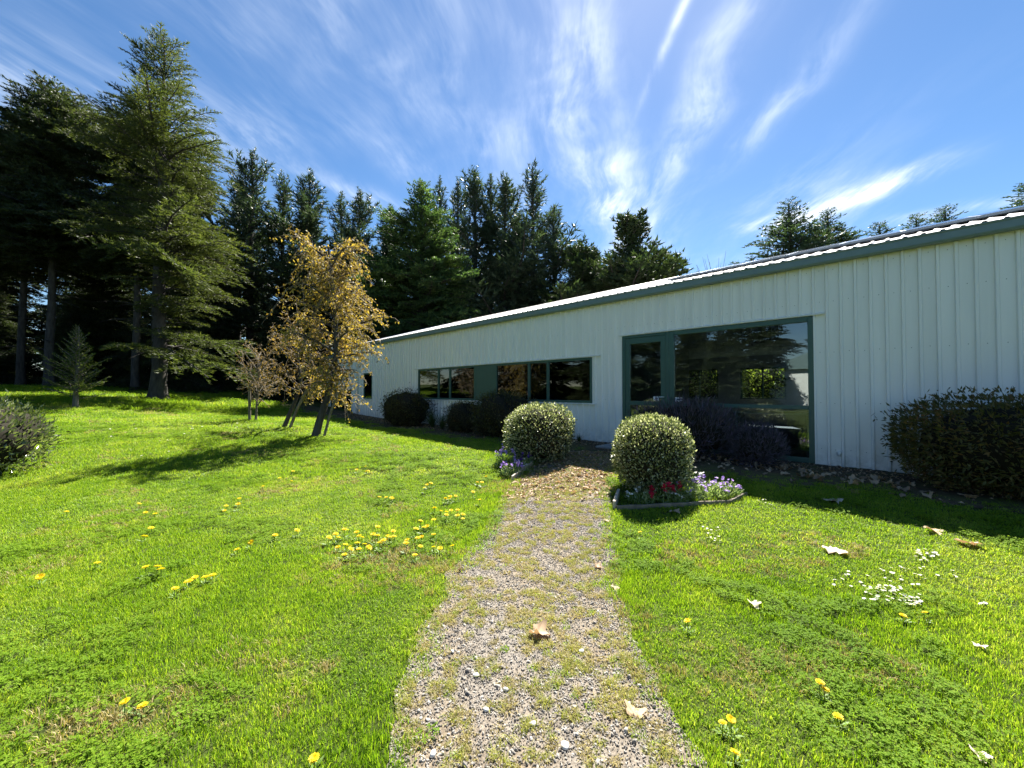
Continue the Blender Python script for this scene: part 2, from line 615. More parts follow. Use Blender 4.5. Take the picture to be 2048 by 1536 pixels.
def cladding_material():
    m, nt, out = mat('painted_cladding')
    a = noise(nt, 1.2, 5, 0.6, stretch=(3.0, 1, 0.35))
    b = noise(nt, 30, 3, 0.5)
    c = ramp(nt, a, [(0.3, (0.775, 0.775, 0.73)), (0.7, (0.85, 0.85, 0.81))])
    t = N(nt, 'ShaderNodeTexCoord')
    sp = N(nt, 'ShaderNodeSeparateXYZ')
    nt.links.new(t.outputs['Object'], sp.inputs[0])
    mr = N(nt, 'ShaderNodeMapRange')           # splashed soil along the foot of the wall
    mr.inputs['From Min'].default_value = 0.42
    mr.inputs['From Max'].default_value = 0.0
    nt.links.new(sp.outputs[2], mr.inputs['Value'])
    mm = N(nt, 'ShaderNodeMath', operation='MULTIPLY')
    nt.links.new(mr.outputs[0], mm.inputs[0])
    nt.links.new(ramp(nt, noise(nt, 7, 5, 0.7), [(0.4, (0, 0, 0)), (0.75, (0.8, 0.8, 0.8))]), mm.inputs[1])
    c = mixrgb(nt, mm.outputs[0], c, (0.33, 0.33, 0.27))
    principled(nt, out, c, 0.42, 0.4, bump=b, bump_d=0.001, bump_s=0.3)
    return m


def roof_material():
    m, nt, out = mat('zinc_roof')
    a = noise(nt, 2.0, 5, 0.6)
    principled(nt, out, ramp(nt, a, [(0.3, (0.40, 0.385, 0.37)), (0.7, (0.55, 0.54, 0.525))]), 0.5, 0.5, 0.2)
    return m


def glass_material():
    m, nt, out = mat('window_glass')
    fr = N(nt, 'ShaderNodeFresnel')
    fr.inputs['IOR'].default_value = 1.95
    tr = N(nt, 'ShaderNodeBsdfTransparent')
    tr.inputs['Color'].default_value = (0.72, 0.80, 0.80, 1)
    gl = N(nt, 'ShaderNodeBsdfGlossy')
    gl.inputs['Roughness'].default_value = 0.0
    gl.inputs['Color'].default_value = (0.95, 1, 1, 1)
    ms = N(nt, 'ShaderNodeMixShader')
    nt.links.new(fr.outputs[0], ms.inputs[0])
    nt.links.new(tr.outputs[0], ms.inputs[1])
    nt.links.new(gl.outputs[0], ms.inputs[2])
    nt.links.new(ms.outputs[0], out.inputs['Surface'])
    return m


M['clad'] = cladding_material()
M['roof'] = roof_material()
M['glass'] = glass_material()
M['green'] = plain('green_aluminium', (0.045, 0.105, 0.085), 0.4, 0.45, var=0.06)
M['gutter'] = plain('gutter_green', (0.15, 0.215, 0.215), 0.4, 0.45, var=0.08)
M['screw'] = plain('screw_head', (0.22, 0.24, 0.22), 0.5, 0.4)
M['white_trim'] = plain('white_trim', (0.70, 0.72, 0.68), 0.45, 0.4, var=0.05)
M['inner_wall'] = plain('inner_wall', (0.31, 0.34, 0.36), 0.8, 0.2, var=0.06)
M['carpet'] = plain('carpet', (0.13, 0.14, 0.16), 0.95, 0.1)
M['curtain'] = plain('curtain', (0.30, 0.42, 0.46), 0.9, 0.1)
M['concrete'] = plain('concrete', (0.26, 0.26, 0.25), 0.9, 0.2, var=0.2, scale=12)
M['timber'] = bark('weathered_timber', (0.24, 0.20, 0.15), (0.50, 0.45, 0.37), 9, 0.004)
M['stake'] = bark('stake_timber', (0.10, 0.085, 0.065), (0.26, 0.22, 0.17), 9, 0.004)
M['solar'] = plain('solar_cells', (0.02, 0.03, 0.07), 0.12, 0.6, var=0.1)
M['solar_frame'] = plain('solar_frame', (0.22, 0.27, 0.36), 0.35, 0.5, 0.6)
M['paper'] = plain('paper_white', (0.78, 0.78, 0.80), 0.6, 0.3, var=0.02)
M['ink'] = plain('ink_blue', (0.03, 0.04, 0.10), 0.6, 0.3, var=0.02)
M['dead_leaf'] = leafy('dead_leaf', [(0.0, (0.22, 0.13, 0.07)), (0.5, (0.40, 0.28, 0.17)), (1.0, (0.58, 0.46, 0.33))], 0.2, 0.7, tint=(1.2, 1, 0.7))
M['pale_leaf'] = leafy('pale_leaf', [(0.0, (0.50, 0.40, 0.30)), (1.0, (0.66, 0.56, 0.45))], 0.2, 0.7, tint=(1.2, 1, 0.7))
M['litter'] = leafy('litter', [(0.0, (0.08, 0.05, 0.03)), (0.5, (0.20, 0.14, 0.09)), (1.0, (0.38, 0.28, 0.18))], 0.15, 0.8, tint=(1.1, 1, 0.7))


def stone_material():
    m, nt, out = mat('gravel_stone')
    oi = N(nt, 'ShaderNodeObjectInfo')
    g = N(nt, 'ShaderNodeNewGeometry')
    wnz = N(nt, 'ShaderNodeTexWhiteNoise')
    mp = N(nt, 'ShaderNodeVectorMath', operation='SNAP')
    nt.links.new(g.outputs['Position'], mp.inputs[0])
    mp.inputs[1].default_value = (0.02, 0.02, 0.5)
    nt.links.new(mp.outputs[0], wnz.inputs['Vector'])
    c = ramp(nt, wnz.outputs['Value'], [(0.0, (0.12, 0.11, 0.098)), (0.45, (0.22, 0.20, 0.172)), (0.8, (0.30, 0.275, 0.24)), (1.0, (0.44, 0.415, 0.37))])
    principled(nt, out, c, 0.8, 0.3)
    return m


M['stone'] = stone_material()
M['pale_stone'] = plain('pale_stone', (0.55, 0.54, 0.51), 0.75, 0.3, var=0.15, scale=20)

# ------------------------------------------------------------------ terrain
D_ = np.array([-794.0, 780.0]) / math.hypot(794, 780)       # along the front wall, away from the camera
N_ = np.array([-D_[1], D_[0]])                              # out of the front wall
P0 = np.array([5.17, 6.62])                                 # foot of the wall at the right edge of the big window
WALL_RZ = math.atan2(D_[1], D_[0])


def ss(a, b, x):
    t = np.clip((x - a) / (b - a), 0, 1)
    return t * t * (3 - 2 * t)


def wall_s(x, y):
    return (x - P0[0]) * N_[0] + (y - P0[1]) * N_[1]


def wall_u(x, y):
    return (x - P0[0]) * D_[0] + (y - P0[1]) * D_[1]


def ground(x, y):
    x = np.asarray(x, float)
    y = np.asarray(y, float)
    s = wall_s(x, y)
    h = -0.30 * ss(1.0, 6.0, s) * (1 - ss(4, 13, y))
    left = np.maximum(0, -x - 5)
    h = h + 0.05 * np.minimum(left, 22) * ss(4, 11, y)
    h = h + 0.35 * ss(14, 24, -x + 0.35 * y - 4) * ss(9, 14, y) * ss(10, 16, -x)
    far = np.hypot(x, y)
    h = h + 0.012 * np.sin(x * 1.3 + 0.4 * y) * np.cos(y * 1.1) * ss(3, 8, s)
    return h + 0.02 * np.maximum(0, far - 60) * (s > -30)


def gz(x, y):
    return float(ground(x, y))


def W(u, s):
    p = P0 + D_ * u + N_ * s
    return float(p[0]), float(p[1])


def axis(lims):
    out = []
    for a, b, st in lims:
        out.append(np.arange(a, b, st))
    return np.concatenate(out + [np.array([lims[-1][1]])])


gx = axis([(-400, -60, 20), (-60, -30, 2), (-30, 12, 0.3), (12, 40, 1.5), (40, 400, 20)])
gy = axis([(-300, -40, 20), (-40, -2, 2), (-2, 26, 0.3), (26, 60, 1.5), (60, 600, 20)])
XX, YY = np.meshgrid(gx, gy)
ZZ = ground(XX, YY)
nx, ny = len(gx), len(gy)
V = np.stack([XX.ravel(), YY.ravel(), ZZ.ravel()], 1)
ii, jj = np.meshgrid(np.arange(nx - 1), np.arange(ny - 1))
a_ = (jj * nx + ii).ravel()
F = np.stack([a_, a_ + 1, a_ + nx + 1, a_ + nx], 1)
lawn = obj('lawn', tri_data('lawn', V, quads_to_tris(F), M['ground'], smooth=True))
tag(lawn, 'green mown lawn rising gently to the dark trees', kind='structure')

PATH_L = [(-0.66, 0.4), (-0.55, 1.4), (-0.52, 1.75), (-0.60, 2.1), (-0.58, 2.55), (-0.50, 2.95), (-0.55, 3.31), (-0.34, 4.1), (-0.17, 5.2), (0.03, 6.05), (0.30, 6.85), (0.55, 7.5), (1.35, 8.9)]
PATH_R = [(0.80, 0.4), (0.80, 1.4), (0.78, 1.8), (0.76, 2.3), (0.80, 2.9), (0.92, 3.4), (1.04, 4.0), (1.2, 4.8), (1.32, 5.2), (1.5, 5.7), (1.75, 6.4), (2.2, 7.2), (2.9, 7.9)]


def path_half(y):
    """Left and right edge of the path at depth y, with a ragged outline."""
    y = np.asarray(y, float)
    l = np.interp(y, [p[1] for p in PATH_L], [p[0] for p in PATH_L])
    r = np.interp(y, [p[1] for p in PATH_R], [p[0] for p in PATH_R])
    return l + 0.012 * np.sin(y * 9.1) + 0.012 * np.sin(y * 23.7 + 1), r + 0.012 * np.sin(y * 11.3 + 2) + 0.01 * np.sin(y * 27.1)


ys = np.arange(0.4, 8.3, 0.05)
l_, r_ = path_half(ys)
K = 14
V, F = [], []
for i, y in enumerate(ys):
    for k in range(K):
        x = l_[i] + (r_[i] - l_[i]) * k / (K - 1)
        V.append((x, y, gz(x, y) + 0.010))
for i in range(len(ys) - 1):
    for k in range(K - 1):
        q = i * K + k
        F.append((q, q + 1, q + K + 1, q + K))
path = obj('gravel_path', tri_data('gravel_path', np.array(V), quads_to_tris(np.array(F)), M['path'], smooth=True))
tag(path, 'weedy gravel path running up to the glazed door', kind='structure')

# bare soil along the foot of the wall
us = np.arange(-8, 25, 0.15)
V, F = [], []
K = 9
for i, u in enumerate(us):
    edge = 1.85 + 0.22 * math.sin(u * 1.7) + 0.12 * math.sin(u * 4.3 + 1)
    for k in range(K):
        s = -0.02 + (edge + 0.02) * k / (K - 1)
        x, y = W(u, s)
        V.append((x, y, gz(x, y) + 0.016 - 0.012 * (k == K - 1) + 0.006 * math.sin(u * 7 + s * 11)))
for i in range(len(us) - 1):
    for k in range(K - 1):
        q = i * K + k
        F.append((q, q + K, q + K + 1, q + 1))
bed = obj('garden_bed', tri_data('garden_bed', np.array(V), quads_to_tris(np.array(F)), M['soil'], smooth=True))
tag(bed, 'strip of bare brown soil along the foot of the wall', kind='structure')

# ------------------------------------------------------------------ the long white building
building = empty('long_shed', (P0[0], P0[1], 0), WALL_RZ)
tag(building, 'long low white metal-clad building with green window frames and a shallow roof', 'building')
U0, U1, WH = -9.0, 18.5, 3.44
DEPTH = 9.0
OPEN = [(0.03, 3.60, 0.02, 2.53), (4.44, 12.40, 0.95, 2.10), (16.33, 17.18, 0.90, 2.10)]     # u0,u1,z0,z1
PITCH_R = 0.18


def rib(u):
    """Height of the cladding profile at u."""
    t = (u + 90) % PITCH_R
    if t < 0.012: return t / 0.012 * 0.036
    if t < 0.040: return 0.036
    if t < 0.052: return (0.052 - t) / 0.012 * 0.036
    return 0.0


def cuts(a, b, pitch=PITCH_R):
    k0 = math.floor((a + 90) / pitch) - 1
    pts = {round(a, 5), round(b, 5)}
    for k in range(k0, k0 + int((b - a) / pitch) + 4):
        for t in (0.0, 0.012, 0.040, 0.052):
            u = k * pitch + t - 90
            if a < u < b:
                pts.add(round(u, 5))
    return sorted(pts)


def spans(u, zlo, zhi, openings):
    """Vertical pieces of the wall left at u."""
    out, z = [], zlo
    for (a, b, c, e) in sorted(openings, key=lambda o: o[2]):
        if a < u < b:
            if c > z + 0.001:
                out.append((z, c))
            z = e
    if z < zhi:
        out.append((z, zhi))
    return out


def clad_sheet(a, b, zlo, zhi, s0, openings, mat_, parent, name='cladding_sheet', flip=1):
    brk = set(cuts(a, b))
    for o in openings:
        for q in (o[0], o[1]):
            if a < q < b:
                brk.add(round(q, 5))
    brk = sorted(brk)
    runs = []                                   # neighbouring cells with the same vertical pieces form one sheet
    for p, q in zip(brk[:-1], brk[1:]):
        sp = tuple(spans((p + q) / 2, zlo, zhi, openings))
        if runs and runs[-1][0] == sp:
            runs[-1][1].append((p, q))
        else:
            runs.append((sp, [(p, q)]))
    for sp, cells in runs:
        for (z0, z1) in sp:
            mb = MB()
            for p, q in cells:
                hp, hq = rib(p + 1e-6), rib(q - 1e-6)
                v = [(p, s0 + flip * hp, z0), (q, s0 + flip * hq, z0), (q, s0 + flip * hq, z1), (p, s0 + flip * hp, z1)]
                mb.add(v, [(0, 1, 2, 3)] if flip < 0 else [(3, 2, 1, 0)])
            mb.build(name, mat_, parent)


SHEET = PITCH_R * 4
u = U0
while u < U1 - 0.05:
    e = min(u + SHEET, U1)
    clad_sheet(u, e, 0.0, WH, 0.0, OPEN, M['clad'], building)
    u = e
# inner lining of the front wall, end walls, back wall with its own windows
BACK_OPEN = [(a, a + 1.5, 0.95, 2.15) for a in (-6.0, -3.4, -1.0, 1.9, 4.2, 5.9, 9.0, 12.0, 15.0)]


def lining(name, s0, s1, openings, m, parent):
    brk = sorted({U0, U1} | {q for o in openings for q in o[:2]})
    mb = MB()
    for p, q in zip(brk[:-1], brk[1:]):
        for (z0, z1) in spans((p + q) / 2, 0.0, WH - 0.02, openings):
            mb.box((p, s0, z0), (q, s1, z1))
    return mb.build(name, m, parent)


lining('inner_lining', -0.012, -0.13, OPEN, M['inner_wall'], building)
lining('back_wall', -DEPTH + 0.1, -DEPTH, BACK_OPEN, M['inner_wall'], building)
mb = MB(); mb.box((U1 - 0.1, -0.14, 0), (U1 - 0.001, -DEPTH + 0.12, WH - 0.02)); mb.build('end_wall', M['clad'], building)
mb = MB(); mb.box((U0, -0.14, 0), (U0 + 0.1, -DEPTH + 0.12, WH - 0.02)); mb.build('end_wall', M['clad'], building)
mb = MB(); mb.box((U0 + 0.1, -0.13, -0.2), (U1 - 0.1, -DEPTH + 0.1, 0.01)); mb.build('floor_slab', M['carpet'], building)
mb = MB(); mb.box((U0 + 0.1, -0.13, 2.62), (U1 - 0.1, -DEPTH + 0.1, 2.70)); mb.build('ceiling_lining', M['inner_wall'], building)
mb = MB(); mb.box((4.0, -0.14, 0.012), (4.1, -5.2, 2.61)); mb.build('partition', M['inner_wall'], building)
mb = MB(); mb.box((-2.6, -0.14, 0.012), (-2.5, -DEPTH + 0.2, 2.61)); mb.build('partition', M['inner_wall'], building)
mb = MB(); mb.box((13.2, -0.14, 0.012), (13.3, -DEPTH + 0.2, 2.61)); mb.build('partition', M['inner_wall'], building)
mb = MB(); mb.box((U0, 0.02, -0.12), (U1, -0.1, -0.001)); mb.build('foundation', M['concrete'], building)
for (a, b, c, e) in BACK_OPEN:
    mb = MB()
    for p in ((a, a + 0.05), (b - 0.05, b), (a + 0.72, a + 0.78)):
        mb.box((p[0], -DEPTH + 0.06, c), (p[1], -DEPTH + 0.01, e))
    mb.box((a + 0.051, -DEPTH + 0.058, c), (b - 0.051, -DEPTH + 0.012, c + 0.05))
    mb.box((a + 0.051, -DEPTH + 0.058, e - 0.05), (b - 0.051, -DEPTH + 0.012, e))
    mb.build('rear_window', M['green'], building)


def bar(mb, u0, u1, z0, z1, s0=-0.05, s1=0.02):
    mb.box((u0, s0, z0), (u1, s1, z1))


def pane(u0, u1, z0, z1, parent, s=-0.015):
    mb = MB()
    mb.box((u0, s, z0), (u1, s - 0.006, z1))
    return mb.build('pane', M['glass'], parent)


FR = 0.06
# the two strip windows with the flat green panel between them
def strip_window(u0, u1, mull, fixed_lab):
    mb = MB()
    z0, z1 = 0.95, 2.10
    bar(mb, u0, u0 + FR, z0, z1); bar(mb, u1 - FR, u1, z0, z1)
    bar(mb, u0 + FR, u1 - FR, z0, z0 + FR); bar(mb, u0 + FR, u1 - FR, z1 - FR, z1)
    f = mb.build('window', M['green'], building, bevel=0.004)
    edges = [u0 + FR] + [q for mm in mull for q in (mm - 0.04, mm + 0.04)] + [u1 - FR]
    for mm in mull:
        m2 = MB(); bar(m2, mm - 0.04, mm + 0.04, z0 + FR, z1 - FR, -0.048, 0.016)
        m2.build('mullion', M['green'], f, bevel=0.004)
    for k in range(0, len(edges), 2):
        pane(edges[k], edges[k + 1], z0 + FR, z1 - FR, f)
    return f


strip_window(4.44, 7.97, [5.86, 6.56], 'a')
strip_window(8.94, 12.40, [10.34, 11.04], 'b')
mb = MB(); mb.box((7.971, -0.05, 0.951), (8.939, 0.012, 2.099)); mb.build('spandrel_panel', M['green'], building)
for (a, b, c, e) in [OPEN[2]]:
    mb = MB()
    bar(mb, a, a + 0.05, c, e); bar(mb, b - 0.05, b, c, e); bar(mb, a + 0.05, b - 0.05, c, c + 0.05); bar(mb, a + 0.05, b - 0.05, e - 0.05, e)
    f = mb.build('window', M['green'], building, bevel=0.004)
    pane(a + 0.05, b - 0.05, c + 0.05, e - 0.05, f)
# big fixed window
mb = MB()
bar(mb, 0.03, 0.11, 0.02, 2.53, -0.06, 0.03); bar(mb, 2.40, 2.50, 0.02, 2.53, -0.06, 0.03)
bar(mb, 0.11, 2.40, 0.02, 0.10, -0.06, 0.03); bar(mb, 0.11, 2.40, 2.44, 2.53, -0.06, 0.03)
bigw = mb.build('picture_window', M['green'], building, bevel=0.005)
m2 = MB(); bar(m2, 0.111, 2.399, 0.93, 1.00, -0.055, 0.026); m2.build('transom', M['green'], bigw, bevel=0.004)
pane(0.11, 2.40, 0.10, 0.93, bigw); pane(0.11, 2.40, 1.0, 2.44, bigw)
# glazed door in its frame
mb = MB()
bar(mb, 2.502, 2.575, 0.02, 2.53, -0.06, 0.032); bar(mb, 3.53, 3.60, 0.02, 2.53, -0.06, 0.032); bar(mb, 2.575, 3.53, 2.47, 2.53, -0.06, 0.032)
mb.build('door_frame', M['green'], building, bevel=0.005)
mb = MB()
bar(mb, 2.58, 2.69, 0.03, 2.465, -0.05, 0.02); bar(mb, 3.42, 3.525, 0.03, 2.465, -0.05, 0.02)
bar(mb, 2.69, 3.42, 0.03, 0.20, -0.05, 0.02); bar(mb, 2.69, 3.42, 2.33, 2.465, -0.05, 0.02); bar(mb, 2.69, 3.42, 0.93, 1.02, -0.05, 0.02)
door = mb.build('door', M['green'], building, bevel=0.005)
pane(2.69, 3.42, 0.20, 0.93, door); pane(2.69, 3.42, 1.02, 2.33, door)
mb = MB(); mb.tube([(2.62, 0.02, 1.12), (2.62, 0.06, 1.12), (2.74, 0.065, 1.12)], 0.011, 8); mb.build('handle', M['white_trim'], door)


def sticker(u0, z0, w, h, parent):
    mb = MB(); mb.box((u0, -0.0135, z0), (u0 + w, -0.0115, z0 + h)); o = mb.build('notice', M['paper'], parent)
    m2 = MB()
    m2.box((u0 + 0.02, -0.0115, z0 + 0.012), (u0 + w - 0.02, -0.0108, z0 + 0.024))
    m2.box((u0 + 0.03, -0.0115, z0 + h * 0.42), (u0 + w - 0.035, -0.0108, z0 + h * 0.70))
    m2.build('print', M['ink'], o)


sticker(2.74, 1.045, 0.13, 0.085, door)
sticker(2.25, 1.02, 0.14, 0.095, bigw)
# white flashings over and under the openings
for (a, b, z) in ((-0.12, 3.68, 2.545), (4.20, 12.66, 2.115), (16.27, 17.24, 2.11)):
    mb = MB(); mb.prism([(0.0, z), (0.055, z - 0.008), (0.055, z + 0.012), (0.0, z + 0.03)], a, b); mb.build('head_flashing', M['white_trim'], building)
for (a, b, z) in ((4.30, 7.96, 0.945), (8.95, 12.45, 0.945), (16.29, 17.22, 0.895)):
    mb = MB(); mb.prism([(0.0, z - 0.03), (0.06, z - 0.03), (0.06, z - 0.012), (0.0, z)], a, b); mb.build('window_sill', M['white_trim'], building)
# pale curtains drawn to the side inside the strip windows
for (a, b) in ((12.02, 12.30), (7.62, 7.88)):
    mb = MB()
    pts = [(a + (b - a) * k / 24, -0.20 + 0.02 * math.sin(k * 1.9), 0) for k in range(25)]
    mb.add([(p[0], p[1], 0.8) for p in pts] + [(p[0], p[1], 2.2) for p in pts], [(k, k + 1, k + 26, k + 25) for k in range(24)])
    mb.build('curtain', M['curtain'], building)
mb = MB(); mb.box((0.4, -3.4, 0.70), (2.0, -2.6, 0.74)); mb.box((0.45, -3.3, 0.012), (0.5, -2.7, 0.70)); mb.box((1.9, -3.3, 0.012), (1.95, -2.7, 0.70))
mb.build('desk', M['white_trim'], building)

# roof: ribbed sheets up to the ridge, gutter, downpipe
TANP = 0.308
RU0, RU1 = U0 - 0.1, U1 + 0.75
EZ, ES = 3.53, 0.12
RIDGE_S = -DEPTH / 2


def rz_(s):
    return EZ + (ES - s) * TANP


RP = 0.19
u = RU0
while u < RU1 - 0.05:
    e = min(u + RP * 4, RU1)
    mb = MB()
    q = u
    prof = []
    while q < e - 0.01:
        for t, h in ((0.0, 0.0), (0.02, 0.021), (0.05, 0.021), (0.07, 0.0)):
            if q + t <= e:
                prof.append((q + t, h))
        q += RP
    prof.append((e, 0.0))
    v = [(a, ES, EZ + h) for a, h in prof] + [(a, RIDGE_S, rz_(RIDGE_S) + h) for a, h in prof]
    k = len(prof)
    mb.add(v, [(i, i + 1, i + 1 + k, i + k) for i in range(k - 1)])
    mb.build('roof_sheet', M['roof'], building)
    u = e
mb = MB()
mb.add([(RU0, RIDGE_S, rz_(RIDGE_S)), (RU1, RIDGE_S, rz_(RIDGE_S)), (RU1, -DEPTH - 0.12, EZ), (RU0, -DEPTH - 0.12, EZ)], [(0, 1, 2, 3)])
mb.build('rear_roof', M['roof'], building)
mb = MB(); mb.prism([(RIDGE_S - 0.16, rz_(RIDGE_S) - 0.01), (RIDGE_S, rz_(RIDGE_S) + 0.045), (RIDGE_S + 0.16, rz_(RIDGE_S) - 0.01), (RIDGE_S, rz_(RIDGE_S) + 0.05)], RU0, RU1)
mb.build('ridge_cap', M['roof'], building)
for uu in (U0 + 0.05, U1 - 0.05):                       # gable triangles
    mb = MB()
    mb.add([(uu, 0, WH - 0.02), (uu, -DEPTH, WH - 0.02), (uu, RIDGE_S, rz_(RIDGE_S) - 0.02)], [(0, 1, 2)])
    mb.build('gable', M['clad'], building)
mb = MB()                                               # soffit strip behind the gutter
mb.box((RU0, 0.03, 3.40), (RU1, 0.045, 3.515)); mb.build('fascia', M['gutter'], building)
mb = MB()
gp_ = [(0.046, 3.365), (0.15, 3.365), (0.165, 3.39), (0.165, 3.485), (0.178, 3.505), (0.178, 3.518), (0.160, 3.518), (0.155, 3.39), (0.056, 3.38), (0.056, 3.50), (0.046, 3.50)]
mb.prism(gp_, RU0 + 0.01, RU1 - 0.01)
mb.build('gutter', M['gutter'], building)
for uu in np.arange(-7.2, 19, 6.0):
    mb = MB(); mb.prism([(0.044, 3.362), (0.151, 3.362), (0.168, 3.388), (0.168, 3.487), (0.181, 3.506), (0.181, 3.5195), (0.165, 3.5195), (0.165, 3.39)], uu, uu + 0.05); mb.build('gutter_joint', M['gutter'], building)
mb = MB()                                               # rows of fixing screws through the cladding
for z in (0.28, 1.05, 1.9, 2.75, 3.28):
    for k in range(-49, 102):
        uu = k * PITCH_R + 0.116 + 0.01 * math.sin(k * 5.1)
        if uu < U0 or uu > U1 or any(o[0] - 0.03 < uu < o[1] + 0.03 and o[2] - 0.04 < z < o[3] + 0.06 for o in OPEN):
            continue
        zz = z + 0.006 * math.sin(k * 3.7)
        mb.add([(uu + 0.006 * math.cos(a), 0.004, zz + 0.006 * math.sin(a)) for a in (0, 1.05, 2.09, 3.14, 4.19, 5.24)], [(5, 4, 3, 2, 1, 0)])
tag(mb.build('fixing_screws', M['screw'], building), kind='stuff')
mb = MB()
mb.tube([(17.72, 0.10, 3.37), (17.72, 0.09, 3.27), (17.72, 0.065, 3.15), (17.72, 0.065, 0.06)], 0.04, 10)
dp = mb.build('downpipe', M['white_trim'], building, smooth=True)
for z in (0.5, 1.7, 2.9):
    m2 = MB(); m2.box((17.66, 0.02, z), (17.78, 0.06, z + 0.025)); m2.build('bracket', M['white_trim'], dp)
mb = MB(); mb.tube([(-0.285, 0.0, 0.235), (-0.285, 0.05, 0.235)], 0.034, 14); mb.tube([(-0.285, 0.045, 0.24), (-0.285, 0.062, 0.19)], 0.022, 12)
mb.build('vent_cap', M['white_trim'], building, smooth=True)
mb = MB(); mb.box((14.70, 0.037, 2.42), (14.82, 0.044, 2.44)); mb.build('wall_bracket', M['gutter'], building)
mb = MB(); mb.box((14.70, 0.037, 2.56), (14.82, 0.044, 2.58)); mb.build('wall_bracket', M['gutter'], building)

# recessed wing beyond the far corner with its glazed double door
wing = empty('recessed_wing', (*W(18.52, -1.0), 0), WALL_RZ)
tag(wing, 'recessed white end wing with green glazed double doors behind the leaning trees', 'building')
wo_ = [(2.35, 5.35, 0.03, 1.35)]
u = 0.0
while u < 5.8:
    e = min(u + SHEET, 5.8)
    clad_sheet(u, e, 0, 3.38, 0, wo_, M['clad'], wing)
    u = e
mb = MB(); mb.box((0, -0.14, 0), (5.79, -0.2, 0.02)); mb.box((0, -4, 0), (5.8, -4.1, 3.3)); mb.build('rear_wall', M['inner_wall'], wing)
mb = MB(); mb.box((5.7, -0.02, 0), (5.8, -3.99, 3.36)); mb.build('end_wall', M['clad'], wing)
mb = MB(); mb.add([(-0.6, 0.25, 3.42), (6.1, 0.25, 3.42), (6.1, -4.2, 4.3), (-0.6, -4.2, 4.3)], [(0, 1, 2, 3)]); mb.build('wing_roof', M['roof'], wing)
mb = MB(); mb.box((-0.001, 0.20, 3.28), (6.1, 0.26, 3.41)); mb.build('gutter', M['gutter'], wing)
for (a, b) in ((2.35, 3.84), (3.86, 5.35)):
    mb = MB()
    bar(mb, a, a + 0.09, 0.03, 1.35); bar(mb, b - 0.09, b, 0.03, 1.35); bar(mb, a + 0.09, b - 0.09, 0.03, 0.1); bar(mb, a + 0.09, b - 0.09, 1.27, 1.35); bar(mb, a + 0.09, b - 0.09, 0.86, 0.93)
    dr = mb.build('door', M['green'], wing, bevel=0.004)
    pane(a + 0.09, b - 0.09, 0.1, 0.86, dr); pane(a + 0.09, b - 0.09, 0.93, 1.27, dr)
mb = MB(); mb.box((5.42, 0.03, 0), (5.56, 0.17, 3.28)); mb.build('post', M['white_trim'], wing)

# solar panels on the front slope
mb = MB()
mb.box((0, 0, -0.035), (0.81, 1.55, 0.0), 0)
mb.box((0.025, 0.025, -0.001), (0.785, 1.525, 0.002), 1)
panel_me = mb.data('solar_panel', [M['solar_frame'], M['solar']])
rail_mb = MB()
for k in (0.3, 1.2):
    rail_mb.box((-0.01, k, -0.06), (0.82, k + 0.04, -0.036))
rail_me = rail_mb.data('rail', M['solar_frame'])
pitch_a = math.atan(TANP)
for k in range(10):
    p = obj('solar_panel', panel_me)
    uu = 3.05 - 0.83 * k
    x, y = W(uu, -1.15)
    p.matrix_world = Matrix.Translation((x, y, rz_(-1.15) + 0.085)) @ Matrix.Rotation(WALL_RZ + math.pi, 4, 'Z') @ Matrix.Rotation(pitch_a, 4, 'X')
    r = obj('mounting_rail', rail_me, p)
    nth = ['first', 'second', 'third', 'fourth', 'fifth', 'sixth', 'seventh', 'eighth', 'ninth', 'tenth'][k]
    tag(p, nth + ' dark blue solar panel counted from the far end of the roof row', 'solar panel', 'solar panels on the roof')

# concrete step at the door
mb = MB()
mb.box((2.45, 0.03, -0.1), (3.75, 0.95, 0.05))
step = mb.build('door_step', M['concrete'], bevel=0.012)
step.location = (P0[0], P0[1], 0)
step.rotation_euler = (0, 0, WALL_RZ)
tag(step, 'low concrete step in front of the glazed door', 'step')

